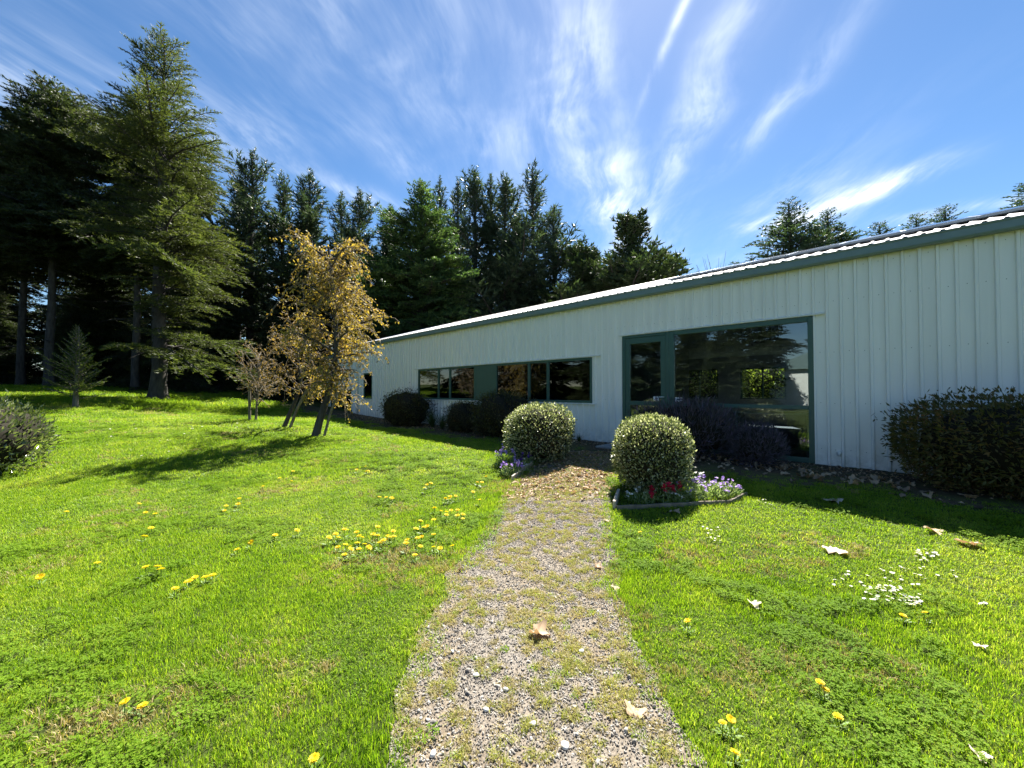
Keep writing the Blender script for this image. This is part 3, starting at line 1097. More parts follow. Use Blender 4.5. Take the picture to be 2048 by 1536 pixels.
# ------------------------------------------------------------------ conifers
def spray(L, r_, gap, ratio, needle, width, per_m, droop, lift, spread=58, zspread=0.22, bare=0.15, limb=0.035):
    """One conifer bough along +X, L metres long: limb, flat side twigs, needles."""
    t = Tris()
    nseg = 7
    xs = np.linspace(0, 1, nseg)
    P = np.stack([xs * L, 0.04 * L * np.sin(xs * 5 + r_.uniform(0, 6)), L * (lift * xs - droop * xs ** 2)], 1)
    t.tube(P, limb * L * 0.35 * (1 - 0.85 * xs) + 0.006, 4, 1)
    NP, NA, NB = [], [], []

    def needles_on(p0, dirv, ln):
        k = max(3, int(ln * per_m))
        f = r_.uniform(0.05, 1.0, k)
        sag = -0.18 * ln * f ** 2
        p = p0 + dirv * (f * ln)[:, None]
        p[:, 2] += sag
        rd = r_.normal(size=(k, 3))
        rd[:, 2] = np.abs(rd[:, 2]) * 0.6 + 0.1
        a = norm(dirv[None] * 0.9 + rd * 0.55) * (needle * r_.uniform(0.7, 1.3, k))[:, None]
        b = norm(np.cross(a, r_.normal(size=(k, 3)))) * width * 0.5
        NP.append(p); NA.append(a); NB.append(b)

    x = bare
    side = 1
    while x < 1.0:
        px = np.array([np.interp(x, xs, P[:, i]) for i in range(3)])
        env = min(1.0, (x - bare) / 0.25 + 0.25) * (1.0 - x) ** 0.75 + 0.06
        ln = ratio * L * env * r_.uniform(0.65, 1.25)
        ang = R(spread * r_.uniform(0.75, 1.2)) * side
        slope = lift - 2 * droop * x
        dv = norm(np.array([math.cos(ang), math.sin(ang), slope * 0.5 + r_.normal() * zspread]))
        needles_on(px, dv, ln)
        if ln > 0.55:
            t.tube(np.stack([px, px + dv * ln * 0.55 + np.array([0, 0, -0.03 * ln])]), [0.010, 0.004], 3, 1)
            for q in (0.4, 0.7):
                a2 = ang + R(38) * r_.choice([-1, 1])
                d2 = norm(np.array([math.cos(a2), math.sin(a2), dv[2] - 0.1]))
                needles_on(px + dv * ln * q, d2, ln * 0.42)
        side = -side
        x += gap / L * r_.uniform(0.7, 1.3)
    needles_on(P[-2], norm(P[-1] - P[-2]), np.linalg.norm(P[-1] - P[-2]) * 1.25)
    t.needles(np.concatenate(NP), np.concatenate(NA), np.concatenate(NB), 0)
    return t.arrays()


def conifer_mesh(H, seed, nb, t0, radius, elev, lens, kw, lump=0.25, lean=0.0, taper=0.8, spin=2.39996, side_bias=None, rough=0.0):
    """Crown mesh arrays: boughs set round the stem from height t0*H to the top."""
    r_ = np.random.default_rng(seed)
    temps = [[spray(L, r_, **kw) for _ in range(3)] for L in lens]
    out = Tris()
    phase = r_.uniform(0, 6.28)
    for i in range(nb):
        t = t0 + (0.995 - t0) * ((i + r_.uniform(-0.4, 0.4) + 0.5) / nb) ** taper
        t = min(max(t, t0), 0.995)
        az = i * spin + r_.normal() * 0.35
        ln = radius(t) * r_.uniform(1 - lump, 1 + lump)
        ln *= 1 + 0.18 * math.sin(3 * az + phase) * (t < 0.8)
        if rough:
            ln *= 1 + rough * math.sin(2 * az + phase + t * 19) + 0.6 * rough * math.sin(az * 3 - t * 41)
        if side_bias:
            ln *= side_bias(az, t)
        if ln < 0.12:
            continue
        k = int(np.argmin([abs(L - ln) for L in lens]))
        V, T, Mi = temps[k][r_.integers(3)]
        sc = ln / lens[k]
        el = R(elev(t) + r_.normal() * 7)
        ce, se, ca, sa = math.cos(el), math.sin(el), math.cos(az), math.sin(az)
        ro = r_.normal() * 0.22
        Rx = np.array([[1, 0, 0], [0, math.cos(ro), -math.sin(ro)], [0, math.sin(ro), math.cos(ro)]])
        Ry = np.array([[ce, 0, -se], [0, 1, 0], [se, 0, ce]])
        Rz = np.array([[ca, -sa, 0], [sa, ca, 0], [0, 0, 1]])
        Q = (V * sc) @ (Rz @ Ry @ Rx).T
        Q += np.array([lean * t * H, 0, t * H])
        out.V.append(Q.astype(np.float32)); out.T.append(T + out.k); out.M.append(Mi); out.k += len(Q)
    return out


def stem_mesh(H, r0, name, m, lean=0.0, flare=1.5, seed=0, stubs=0, lo=0.15, hi=0.5):
    r_ = np.random.default_rng(seed)
    t = Tris()
    zs = np.concatenate([[-0.3, 0.0, 0.12, 0.35, 0.8], np.linspace(1.6, H * 0.985, 14)])
    rad = r0 * (1 - np.clip(zs, 0, None) / H) ** 0.8 * (1 + (flare - 1) * np.exp(-np.clip(zs, 0, None) / 0.35)) + 0.012
    wob = 0.04 * np.sin(zs * 0.7 + seed)
    t.tube(np.stack([lean * zs + wob * (zs > 1), 0.03 * np.sin(zs * 0.5 + 1) * (zs > 1), zs], 1), rad, 12, 0)
    for _ in range(stubs):                       # dead lower branches
        z = H * r_.uniform(lo, hi)
        a = r_.uniform(0, 6.28)
        ln = r_.uniform(0.5, 2.2)
        p0 = np.array([lean * z, 0, z])
        dv = np.array([math.cos(a), math.sin(a), r_.uniform(-0.25, 0.25)])
        t.tube(np.stack([p0, p0 + dv * ln * 0.5, p0 + dv * ln + np.array([0, 0, -0.15 * ln])]), [0.03, 0.018, 0.006], 4, 0)
    return t.data(name, m, smooth=True)


def plant_tree(name, label, cat, x, y, trunk_me, crown_me, scale=1.0, rz=0.0, group=None, sxy=None, sink=0.0):
    root = empty(name, (x, y, gz(x, y) - sink), rz)
    s = sxy or scale
    root.scale = (s, s, scale)
    obj('trunk', trunk_me, root)
    obj('crown', crown_me, root)
    tag(root, label, cat, group)
    return root


CEDAR_KW = dict(gap=0.085, ratio=0.38, needle=0.12, width=0.030, per_m=50, droop=0.17, lift=0.10, spread=50, zspread=0.16, bare=0.2)


def cedar_bias(az, t):
    # the lower boughs survive on the side away from the neighbouring trees (towards +X)
    if t < 0.42:
        return max(0.12, 0.55 + 0.55 * math.cos(az + 0.15))
    return 1.0


c1 = conifer_mesh(19.0, 3, 330, 0.11, lambda t: 5.3 * (1 - t) ** 0.56 * (0.80 + 0.25 * math.sin(t * 21)) + 0.15, lambda t: -6 + 38 * t ** 1.6, [0.9, 2.0, 3.4], CEDAR_KW, lump=0.33, side_bias=cedar_bias)
cedar_crown = c1.data('cedar_crown', [M['cedar'], M['bark_dark']])
cedar_trunk = stem_mesh(19.0, 0.31, 'cedar_trunk', M['bark_dark'], seed=1, stubs=14, lo=0.12, hi=0.45)
plant_tree('cedar_tree', 'tallest cedar with a thick bare grey trunk standing on the lawn edge', 'tree', -17.6, 19.4, cedar_trunk, cedar_crown, 0.955, 0.0, sxy=1.02)

DARK_KW = dict(gap=0.12, ratio=0.44, needle=0.17, width=0.058, per_m=34, droop=0.20, lift=0.08, spread=58, zspread=0.18, bare=0.12)
c2 = conifer_mesh(19.0, 5, 300, 0.40, lambda t: 5.6 * (1.02 - t) ** 0.5 * (0.85 + 0.2 * math.sin(t * 17)) * min(1, (t - 0.36) * 8) + 0.12, lambda t: -10 + 30 * t ** 1.5, [0.9, 2.2, 3.6], DARK_KW, lump=0.35)
tall_crown = c2.data('tall_crown', [M['cedar_dark'], M['bark_dark']])
tall_trunk = stem_mesh(19.0, 0.22, 'tall_trunk', M['bark_dark'], seed=4, stubs=34, lo=0.12, hi=0.5)
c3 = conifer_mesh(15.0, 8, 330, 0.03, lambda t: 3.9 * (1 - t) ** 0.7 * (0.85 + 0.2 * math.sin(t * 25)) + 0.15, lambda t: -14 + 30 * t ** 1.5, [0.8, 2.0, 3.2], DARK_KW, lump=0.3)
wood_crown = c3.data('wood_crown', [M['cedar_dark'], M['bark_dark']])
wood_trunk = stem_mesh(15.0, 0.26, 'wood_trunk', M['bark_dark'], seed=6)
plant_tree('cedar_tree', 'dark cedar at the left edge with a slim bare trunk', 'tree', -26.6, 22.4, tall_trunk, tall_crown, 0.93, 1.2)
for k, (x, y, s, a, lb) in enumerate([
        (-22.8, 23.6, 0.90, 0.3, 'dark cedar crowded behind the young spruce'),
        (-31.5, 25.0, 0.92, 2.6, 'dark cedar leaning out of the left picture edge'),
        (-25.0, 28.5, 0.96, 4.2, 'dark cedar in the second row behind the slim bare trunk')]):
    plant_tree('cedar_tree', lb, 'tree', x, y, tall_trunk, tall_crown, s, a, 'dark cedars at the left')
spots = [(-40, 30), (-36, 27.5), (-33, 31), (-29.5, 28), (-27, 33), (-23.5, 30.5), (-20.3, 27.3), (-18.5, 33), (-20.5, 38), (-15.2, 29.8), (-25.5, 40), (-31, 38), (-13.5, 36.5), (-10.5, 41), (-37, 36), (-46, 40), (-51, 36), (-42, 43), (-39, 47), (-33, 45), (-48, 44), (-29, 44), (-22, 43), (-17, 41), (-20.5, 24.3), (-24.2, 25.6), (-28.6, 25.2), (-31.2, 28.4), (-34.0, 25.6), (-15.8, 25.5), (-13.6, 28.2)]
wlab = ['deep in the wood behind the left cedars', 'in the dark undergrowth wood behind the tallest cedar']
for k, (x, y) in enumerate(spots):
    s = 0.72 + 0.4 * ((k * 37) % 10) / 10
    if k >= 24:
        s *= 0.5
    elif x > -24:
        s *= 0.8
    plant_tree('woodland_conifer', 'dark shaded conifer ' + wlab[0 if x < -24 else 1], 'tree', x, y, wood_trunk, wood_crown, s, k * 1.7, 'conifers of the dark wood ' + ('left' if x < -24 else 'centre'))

# radiata pines: upswept boughs in tufts
PINE_KW = dict(gap=0.14, ratio=0.40, needle=0.26, width=0.055, per_m=34, droop=-0.16, lift=0.05, spread=42, zspread=0.35, bare=0.25, limb=0.04)
pine_data = []
for k, (rad, t0, nb) in enumerate([(3.0, 0.22, 240), (2.5, 0.25, 220), (3.4, 0.24, 260)]):
    c = conifer_mesh(20.0, 20 + k, nb, t0, lambda t, rad=rad: rad * (1.0 - t) ** 0.70 * (0.85 + 0.25 * math.sin(t * 31)) + 0.22, lambda t: 8 + 52 * t ** 1.2, [0.7, 1.5, 2.4], PINE_KW, lump=0.5, rough=0.35)
    pine_data.append((stem_mesh(20.0, 0.2, 'pine_trunk', M['bark_dark'], seed=9 + k, stubs=20, lo=0.1, hi=0.38), c.data('pine_crown', [M['pine'], M['bark_dark']])))
pines = [(-22.9, 34, 22.4, 0, 'pine with a double top just right of the tallest cedar'),
         (-20.4, 34.5, 20.6, 1, 'narrow pine second from the tallest cedar'),
         (-17.3, 33, 19.9, 2, 'pine with open branches behind the yellow tree'),
         (-15.0, 34, 18.6, 1, 'thin spired pine above the top of the yellow tree'),
         (-13.0, 33, 18.4, 0, 'shaggy pine behind the right shoulder of the yellow tree'),
         (-10.9, 34.5, 17.6, 2, 'lower pine between the yellow tree and the bright green spruce'),
         (-6.9, 37, 21.6, 1, 'pine spire showing over the bright green spruce, left one'),
         (-5.3, 38, 22.0, 0, 'pine spire showing over the right shoulder of the bright green spruce'),
         (-3.2, 33.5, 20.5, 0, 'tall twin-topped pine right of the bright green spruce'),
         (-1.9, 34.5, 20.4, 1, 'pine half hidden between the taller pines in the middle'),
         (-0.6, 33, 19.6, 2, 'broad pine left of the tallest pine spire'),
         (1.75, 32.5, 20.4, 1, 'pine with the tallest sharp spire above the white roof'),
         (3.5, 32.5, 16.6, 2, 'shorter pine at the right end of the pine row'),
         (-25.4, 36, 21.0, 2, 'pine peeping out behind the right side of the tallest cedar'),
         (-9.0, 38, 18.0, 1, 'pine in shadow behind the bright green spruce'),
         (-18.8, 36, 17.5, 0, 'pine filling the gap left of the open-branched pine'),
         (-15.6, 37, 17.0, 2, 'pine filling the gap behind the top of the yellow tree'),
         (0.6, 35.5, 17.5, 0, 'pine set back left of the tallest sharp spire'),
         (-12.0, 38, 17.0, 1, 'pine set back left of the bright green spruce'),
         (5.6, 34, 13.6, 0, 'low pine between the pine row and the cypresses')]
for k, (x, y, h, v, lb) in enumerate(pines):
    s = (h - gz(x, y)) / 20.0
    plant_tree('pine_tree', lb, 'tree', x, y, pine_data[v][0], pine_data[v][1], s, k * 2.1, 'pines in the row behind the building', sxy=s * (1.5 if k not in (6, 7) else 1.1))

SPRUCE_KW = dict(gap=0.085, ratio=0.46, needle=0.13, width=0.055, per_m=36, droop=0.20, lift=0.10, spread=52, zspread=0.14, bare=0.18)
c4 = conifer_mesh(15.0, 31, 330, 0.05, lambda t: 5.4 * (1 - t) ** 0.66 * (0.9 + 0.12 * math.sin(t * 27)) + 0.12, lambda t: 2 + 38 * t ** 1.5, [0.9, 2.0, 3.4], SPRUCE_KW, lump=0.2)
plant_tree('spruce_tree', 'bright green broad spruce standing before the dark pines', 'tree', -6.4, 27.4, stem_mesh(15, 0.3, 'spruce_trunk', M['bark_dark'], seed=14), c4.data('spruce_crown', [M['spruce'], M['bark_dark']]), 1.06, 0.5, sxy=1.1)

# broad cypresses right of the pines, deodars beyond the roof
CYP_KW = dict(gap=0.11, ratio=0.46, needle=0.17, width=0.075, per_m=34, droop=-0.08, lift=0.0, spread=45, zspread=0.4, bare=0.2, limb=0.05)
c5 = conifer_mesh(12.5, 41, 300, 0.10, lambda t: 3.9 * (1.0 - t) ** 0.55 * (0.75 + 0.3 * math.sin(t * 13 + 1)) + 0.2, lambda t: 15 + 40 * t, [0.9, 1.9, 3.0], CYP_KW, lump=0.4, rough=0.25)
cyp = (stem_mesh(12.5, 0.3, 'cypress_trunk', M['bark_dark'], seed=17, stubs=10, lo=0.05, hi=0.3), c5.data('cypress_crown', [M['cypress'], M['bark_dark']]))
for (x, y, h, a, lb) in [(8.3, 27, 13.2, 0.4, 'broad dark cypress with a raised centre beyond the roof'), (5.2, 28.5, 11.6, 2.5, 'lower cypress between the pine row and the broad cypress'), (6.4, 31, 11.9, 4.4, 'cypress set back behind the broad dark cypress'), (11.0, 29.5, 9.6, 1.1, 'low cypress at the right foot of the broad cypress')]:
    plant_tree('cypress_tree', lb, 'tree', x, y, cyp[0], cyp[1], h / 12.6, a, 'cypresses behind the building', sxy=h / 12.6 * 1.45)
DEO_KW = dict(gap=0.10, ratio=0.44, needle=0.14, width=0.06, per_m=34, droop=0.24, lift=0.16, spread=50, zspread=0.16, bare=0.2)
c6 = conifer_mesh(13.0, 51, 260, 0.12, lambda t: 3.4 * (1 - t) ** 0.66 * (0.85 + 0.2 * math.sin(t * 19)) + 0.15, lambda t: 4 + 38 * t ** 1.4, [0.8, 1.7, 2.6], DEO_KW, lump=0.35)
deo = (stem_mesh(13, 0.26, 'deodar_trunk', M['bark_dark'], seed=21), c6.data('deodar_crown', [M['deodar'], M['bark_dark']]))
for (x, y, h, a, lb) in [(18.7, 26, 14.1, 0.2, 'grey-green conifer rising highest over the middle of the roof'), (21.6, 26.5, 13.6, 1.9, 'grey-green conifer second from the left over the roof'),
                         (23.7, 27.5, 12.6, 3.0, 'small conifer top third from the left over the roof'), (25.6, 27, 13.0, 4.0, 'drooping conifer top right of the roof group'),
                         (16.7, 27, 10.6, 5.2, 'low conifer at the left foot of the roof group'), (31.4, 30, 14.9, 0.9, 'small pointed conifer top over the far right roof'),
                         (33.5, 30, 15.5, 2.2, 'taller of two conifer tops over the far right roof'), (37.4, 28, 16.4, 3.3, 'conifer at the right picture edge over the roof')]:
    plant_tree('deodar_tree', lb, 'tree', x, y, deo[0], deo[1], h / 13.0, a, 'grey-green conifers beyond the roof', sxy=h / 13.0 * 1.5)

# young spruce on the left bank
YOUNG_KW = dict(gap=0.05, ratio=0.26, needle=0.055, width=0.022, per_m=75, droop=-0.14, lift=-0.02, spread=48, zspread=0.2, bare=0.06, limb=0.03)
c7 = conifer_mesh(3.05, 61, 110, 0.10, lambda t: 1.35 * (1 - t) ** 0.95 * (0.85 + 0.2 * math.sin(t * 33)) + 0.07, lambda t: 14 + 38 * t ** 1.3, [0.3, 0.7, 1.2], YOUNG_KW, lump=0.22)
plant_tree('young_spruce', 'small young spruce with upswept branches on the left bank', 'tree', -16.1, 14.4, stem_mesh(3.05, 0.06, 'young_trunk', M['bark_grey'], seed=25), c7.data('young_crown', [M['young'], M['bark_grey']]), 1.0, 0.7)


# ------------------------------------------------------------------ broadleaf trees
def broadleaf(name, label, x, y, base_path, base_r, limbs, leaf_mat_, n_leaf, leaf, weep, seed, bark_, bare_twigs=0, twig_len=0.8, twigs_per=16):
    """A crooked stem (base_path), hand-set limbs, weeping twigs and loose leaves."""
    r_ = np.random.default_rng(seed)
    root = empty(name, (x, y, gz(x, y)))
    tag(root, label, 'tree')
    st = Tris()
    P = np.array(base_path, float)
    tt = np.linspace(0, 1, len(P))
    st.tube(P, base_r * (1 - 0.75 * tt) * (1 + 0.5 * np.exp(-tt * 18)), 10, 0)
    cr = Tris()
    LP, LA, LB = [], [], []

    def leafy_twig(p0, dv, ln, n_):
        k = 6
        f = np.linspace(0, 1, k)
        Q = p0 + dv * (f * ln)[:, None]
        Q[:, 2] -= weep * ln * f ** 2
        Q += r_.normal(size=Q.shape) * 0.012
        cr.tube(Q, 0.006 * (1 - 0.7 * f) + 0.0015, 3, 1)
        if n_:
            ff = r_.uniform(0.12, 1.0, n_)
            pos = np.stack([np.interp(ff, f, Q[:, i]) for i in range(3)], 1) + r_.normal(size=(n_, 3)) * 0.03
            a = norm(r_.normal(size=(n_, 3)) * 0.7 + np.array([0, 0, -0.75])) * (leaf * r_.uniform(0.6, 1.25, n_))[:, None]
            b = norm(np.cross(a, r_.normal(size=(n_, 3)))) * (leaf * 0.27)
            LP.append(pos); LA.append(a); LB.append(b)

    for (start, dv, ln, rr, tw) in limbs:
        i = np.clip(start, 0, 1)
        p0 = np.array([np.interp(i, tt, P[:, q]) for q in range(3)])
        dv = norm(np.array(dv, float))
        f = np.linspace(0, 1, 8)
        bend = r_.normal(size=3) * 0.16
        Q = p0 + dv * (f * ln)[:, None] + np.outer(np.sin(f * 3.0), bend) * ln * 0.5
        Q[:, 2] -= weep * 0.32 * ln * f ** 2.4
        st.tube(Q, rr * (1 - 0.85 * f) + 0.004, 6, 0)
        for j in range(tw):
            g = r_.uniform(0.22, 1.0)
            q0 = np.array([np.interp(g, f, Q[:, k]) for k in range(3)])
            d2 = norm(dv * 0.45 + r_.normal(size=3) * 0.75 + np.array([0, 0, 0.12]))
            leafy_twig(q0, d2, twig_len * r_.uniform(0.45, 1.2), n_leaf)
            if r_.random() < 0.5:
                leafy_twig(q0 + d2 * twig_len * 0.4, norm(d2 + r_.normal(size=3) * 0.8), twig_len * 0.6, n_leaf // 2)
    if LP:
        cr.leaves(np.concatenate(LP), np.concatenate(LA), np.concatenate(LB), 0.2, 0)
    st.build('trunk', bark_, root, smooth=True)
    cr.build('crown', [leaf_mat_, M['twig']], root)
    return root


r1 = np.random.default_rng(71)
limbs = []
for k in range(44):
    a = k * 2.4 + r1.normal() * 0.3
    st_ = 0.34 + 0.64 * k / 44
    el = 0.25 + 0.75 * (k / 44) ** 1.3
    limbs.append((st_, (math.cos(a), math.sin(a) * 0.9, el), (1.62 - 0.72 * (k / 44)) * r1.uniform(0.6, 1.15) * (0.55 if k < 13 else 1) * (0.7 if k < 20 and math.cos(a) > 0.2 else 1), 0.030, 16 if k >= 13 else 9))
at_ = broadleaf('autumn_tree', 'leaning tree full of yellow-brown leaves beside the building corner', -5.5, 10.95,
          [(-0.02, 0, -0.25), (0, 0, 0), (0.10, 0, 0.4), (0.28, 0.02, 1.0), (0.42, 0.05, 1.6), (0.50, 0.05, 2.2), (0.52, 0.0, 2.9), (0.42, 0.05, 3.6), (0.36, 0.0, 4.3), (0.30, 0, 5.0)], 0.11, limbs, M['autumn'], 11, 0.085, 0.6, 72, M['bark_dark'], twig_len=0.62)
at_.scale = (1.06, 1.06, 1.06)
r1 = np.random.default_rng(75)
limbs = []
for k in range(16):
    a = k * 2.4 + r1.normal() * 0.3
    limbs.append((0.42 + 0.56 * k / 16, (math.cos(a) * 0.8, math.sin(a) * 0.8, 0.35 + 0.6 * k / 16), 1.25 * r1.uniform(0.7, 1.1), 0.026, 9))
broadleaf('autumn_tree', 'strongly leaning young tree with thin brown leaves tied to a stake', -7.2, 12.35,
          [(-0.05, 0, -0.2), (0, 0, 0), (0.22, 0, 0.55), (0.42, 0, 1.05), (0.50, 0.02, 1.5), (0.42, 0.05, 2.0), (0.36, 0.0, 2.5), (0.42, 0, 3.0)], 0.075, limbs, M['autumn_dull'], 9, 0.075, 0.5, 76, M['bark_dark'], twig_len=0.5)
r1 = np.random.default_rng(78)
limbs = []
for k in range(18):
    a = k * 2.4 + r1.normal() * 0.3
    limbs.append((0.40 + 0.58 * k / 18, (math.cos(a) * 0.6, math.sin(a) * 0.6, 0.7), 1.1 * r1.uniform(0.6, 1.1), 0.018, 9))
broadleaf('sapling_tree', 'small twiggy sapling with few olive leaves, farthest of the three leaning trees', -9.05, 13.8,
          [(0, 0, -0.2), (0, 0, 0), (0.02, 0, 0.5), (0.06, 0, 1.0), (0.05, 0.02, 1.5), (0.08, 0.0, 2.1)], 0.05, limbs, M['autumn_dull'], 6, 0.055, 0.1, 79, M['bark_grey'], twig_len=0.5)


def stake(x, y, top, label, r=0.045):
    mb = MB()
    P = np.array([(0, 0, -0.25), (top[0] * 0.5, top[1] * 0.5, top[2] * 0.5), top])
    mb.tube(P, r, 10)
    o = mb.build('stake', M['stake'], smooth=False)
    o.location = (x, y, gz(x, y))
    return tag(o, label, 'stake', 'tree stakes')


stake(-7.02, 12.2, (0.62, 0, 1.22), 'slanting timber stake with a pale cut top on the strongly leaning tree')
stake(-9.2, 13.7, (-0.02, 0, 1.12), 'upright timber stake on the small twiggy sapling')
stake(-5.3, 10.9, (0.42, 0.05, 1.25), 'short stake against the trunk of the yellow-leaved tree', 0.035)

# bare willow behind the roof
r1 = np.random.default_rng(81)
root = empty('bare_willow', (15.8, 30, gz(15.8, 30)))
tag(root, 'pale leafless willow crown showing over the roof between the conifers', 'tree')
t = Tris()
t.tube(np.array([(0, 0, -0.3), (0, 0, 2), (0.1, 0, 5)]), [0.35, 0.3, 0.25], 10, 0)
t.build('trunk', M['bark_grey'], root, smooth=True)
t = Tris()
for k in range(260):
    a = r1.uniform(0, 6.28)
    sp = abs(r1.normal()) * 0.32
    p0 = np.array([r1.normal() * 0.3, r1.normal() * 0.3, r1.uniform(4.2, 6.5)])
    dv = norm(np.array([math.cos(a) * sp, math.sin(a) * sp, 1.0]))
    ln = r1.uniform(3.0, 5.9) * (1 - sp * 0.35)
    f = np.linspace(0, 1, 5)
    Q = p0 + dv * (f * ln)[:, None]
    Q[:, 0] += math.cos(a) * f ** 2 * 0.6
    Q[:, 1] += math.sin(a) * f ** 2 * 0.6
    t.tube(Q, 0.035 * (1 - f) + 0.010, 3, 0)
t.build('crown', M['pale_twig'], root)


# ------------------------------------------------------------------ shrubs
def lumpy(center, rad, r_, seg=20, rings=12, amp=0.08, squash=2.4):
    """A closed lumpy superellipsoid."""
    V, F = [], []
    ph = r_.uniform(0, 6, 6)
    for i in range(rings + 1):
        th = math.pi * i / rings
        for j in range(seg):
            a = 2 * math.pi * j / seg
            d = np.array([math.sin(th) * math.cos(a), math.sin(th) * math.sin(a), math.cos(th)])
            k = 1 / (np.sum(np.abs(d) ** squash) ** (1 / squash))
            k *= 1 + amp * (math.sin(3 * a + ph[0]) * math.sin(2 * th + ph[1]) + 0.6 * math.sin(7 * a + ph[2]) * math.sin(5 * th + ph[3]))
            V.append(center + d * k * rad)
    for i in range(rings):
        for j in range(seg):
            F.append((i * seg + j, (i + 1) * seg + j, (i + 1) * seg + (j + 1) % seg, i * seg + (j + 1) % seg))
    return np.array(V), np.array(F)


def shrub_mesh(rad, n_, leaf, width, seed, mats, amp=0.08, squash=2.4, inner=0.82, up=0.3, stick=0.0, wide=0.45, tuft=0.0, depth=0.2):
    """Leaves spread through the outer part of a lumpy body over a dark solid body added to block light."""
    r_ = np.random.default_rng(seed)
    rad = np.array(rad, float)
    c = np.array([0, 0, rad[2]])
    ph = r_.uniform(0, 6, 6)
    d = norm(r_.normal(size=(n_, 3)))
    k = 1 / (np.sum(np.abs(d) ** squash, axis=1) ** (1 / squash))
    a = np.arctan2(d[:, 1], d[:, 0])
    th = np.arccos(np.clip(d[:, 2], -1, 1))
    k *= 1 + amp * (np.sin(3 * a + ph[0]) * np.sin(2 * th + ph[1]) + 0.6 * np.sin(7 * a + ph[2]) * np.sin(5 * th + ph[3]))
    depthf = 1 - depth * r_.random(n_) ** 1.6 + stick * np.abs(r_.normal(size=n_)) * (r_.random(n_) < 0.25)
    P = c + d * (k * depthf)[:, None] * rad
    if tuft:
        q = np.round(P / tuft) * tuft
        P = P * 0.6 + q * 0.4 + r_.normal(size=P.shape) * tuft * 0.12
    P[:, 2] = np.maximum(P[:, 2], 0.01)
    A = norm(d * 0.75 + r_.normal(size=(n_, 3)) * 0.55 + np.array([0, 0, up])) * (leaf * r_.uniform(0.65, 1.3, n_))[:, None]
    B = norm(np.cross(A, r_.normal(size=(n_, 3)))) * (width * 0.5 * r_.uniform(0.8, 1.2, n_))[:, None]
    t = Tris()
    t.leaves(P, A, B, 0.2, 0, wide)
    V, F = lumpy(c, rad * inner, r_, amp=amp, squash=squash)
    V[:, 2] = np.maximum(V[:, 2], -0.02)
    t.add(V, quads_to_tris(F), 1)  # closed dark body, added to keep light from passing through
    for _ in range(12):                     # stems at the foot
        a0 = r_.uniform(0, 6.28)
        q = np.array([math.cos(a0) * rad[0] * 0.3, math.sin(a0) * rad[1] * 0.3, 0])
        t.tube(np.stack([q * 0.4 + [0, 0, -0.1], q + [0, 0, rad[2] * 0.8]]), [0.012, 0.008], 4, 1)
    return t.data('foliage', mats)


def shrub(name, label, cat, x, y, me, rz=0.0, group=None, scale=(1, 1, 1), sink=0.02):
    root = empty(name, (x, y, gz(x, y) - sink), rz)
    root.scale = scale
    obj('foliage', me, root)
    tag(root, label, cat, group)
    return root


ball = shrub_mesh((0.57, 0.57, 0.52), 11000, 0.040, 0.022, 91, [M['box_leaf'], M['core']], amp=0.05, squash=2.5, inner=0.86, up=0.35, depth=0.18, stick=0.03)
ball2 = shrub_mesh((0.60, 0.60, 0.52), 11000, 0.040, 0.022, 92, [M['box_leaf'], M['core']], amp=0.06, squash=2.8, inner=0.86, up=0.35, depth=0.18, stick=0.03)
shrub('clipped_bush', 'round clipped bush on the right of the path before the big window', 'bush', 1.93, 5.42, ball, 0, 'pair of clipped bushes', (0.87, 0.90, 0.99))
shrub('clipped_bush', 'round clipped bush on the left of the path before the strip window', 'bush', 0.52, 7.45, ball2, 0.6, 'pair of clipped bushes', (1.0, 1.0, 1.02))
laurel = shrub_mesh((0.85, 0.85, 0.62), 3400, 0.095, 0.030, 93, [M['laurel'], M['core']], amp=0.10, squash=2.2, inner=0.84, up=0.75, stick=0.10, depth=0.22)
shrub('laurel_bush', 'glossy-leaved bush cut off by the left picture edge', 'bush', -9.0, 6.5, laurel, 0, None, (1, 1, 1.06))
# dark shrubs along the wall
dk1 = shrub_mesh((0.95, 0.62, 0.58), 5200, 0.075, 0.022, 94, [M['dark_shrub'], M['core']], amp=0.20, squash=2.4, inner=0.85, up=0.25, stick=0.09, depth=0.25)
dk2 = shrub_mesh((0.80, 0.62, 0.55), 5200, 0.065, 0.020, 95, [M['dark_shrub'], M['core']], amp=0.20, squash=2.4, inner=0.85, up=0.25, stick=0.09, depth=0.25)
for (u, s, me, sc, lb) in [(11.75, 0.95, dk1, (1.25, 1.0, 1.08), 'dark rounded shrub under the far end of the strip window'),
                           (6.75, 0.95, dk2, (1.15, 1.0, 1.12), 'dark bronze shrub under the near strip window behind the clipped bush'),
                           (8.45, 0.85, dk2, (0.95, 0.8, 0.85), 'low dark shrub below the flat green panel')]:
    x, y = W(u, s)
    shrub('wall_shrub', lb, 'bush', x, y, me, WALL_RZ, 'dark shrubs along the wall', sc)
nan = shrub_mesh((1.25, 0.62, 0.56), 17000, 0.065, 0.020, 96, [M['nandina'], M['core']], amp=0.11, squash=2.6, inner=0.74, up=0.2, stick=0.05, depth=0.28, tuft=0.09)
x, y = W(-2.25, 0.82)
shrub('bronze_hedge', 'dense bronze-green shrub against the right end of the wall', 'bush', x, y, nan, WALL_RZ, None, (1.12, 1.15, 1.08))
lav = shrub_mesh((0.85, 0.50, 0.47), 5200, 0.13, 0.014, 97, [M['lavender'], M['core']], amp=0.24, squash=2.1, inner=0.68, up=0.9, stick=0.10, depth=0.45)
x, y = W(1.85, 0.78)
shrub('lavender_bush', 'grey-purple lavender bush in shade under the big window', 'bush', x, y, lav, WALL_RZ, 'lavender bushes', (1.0, 1.0, 1.12))
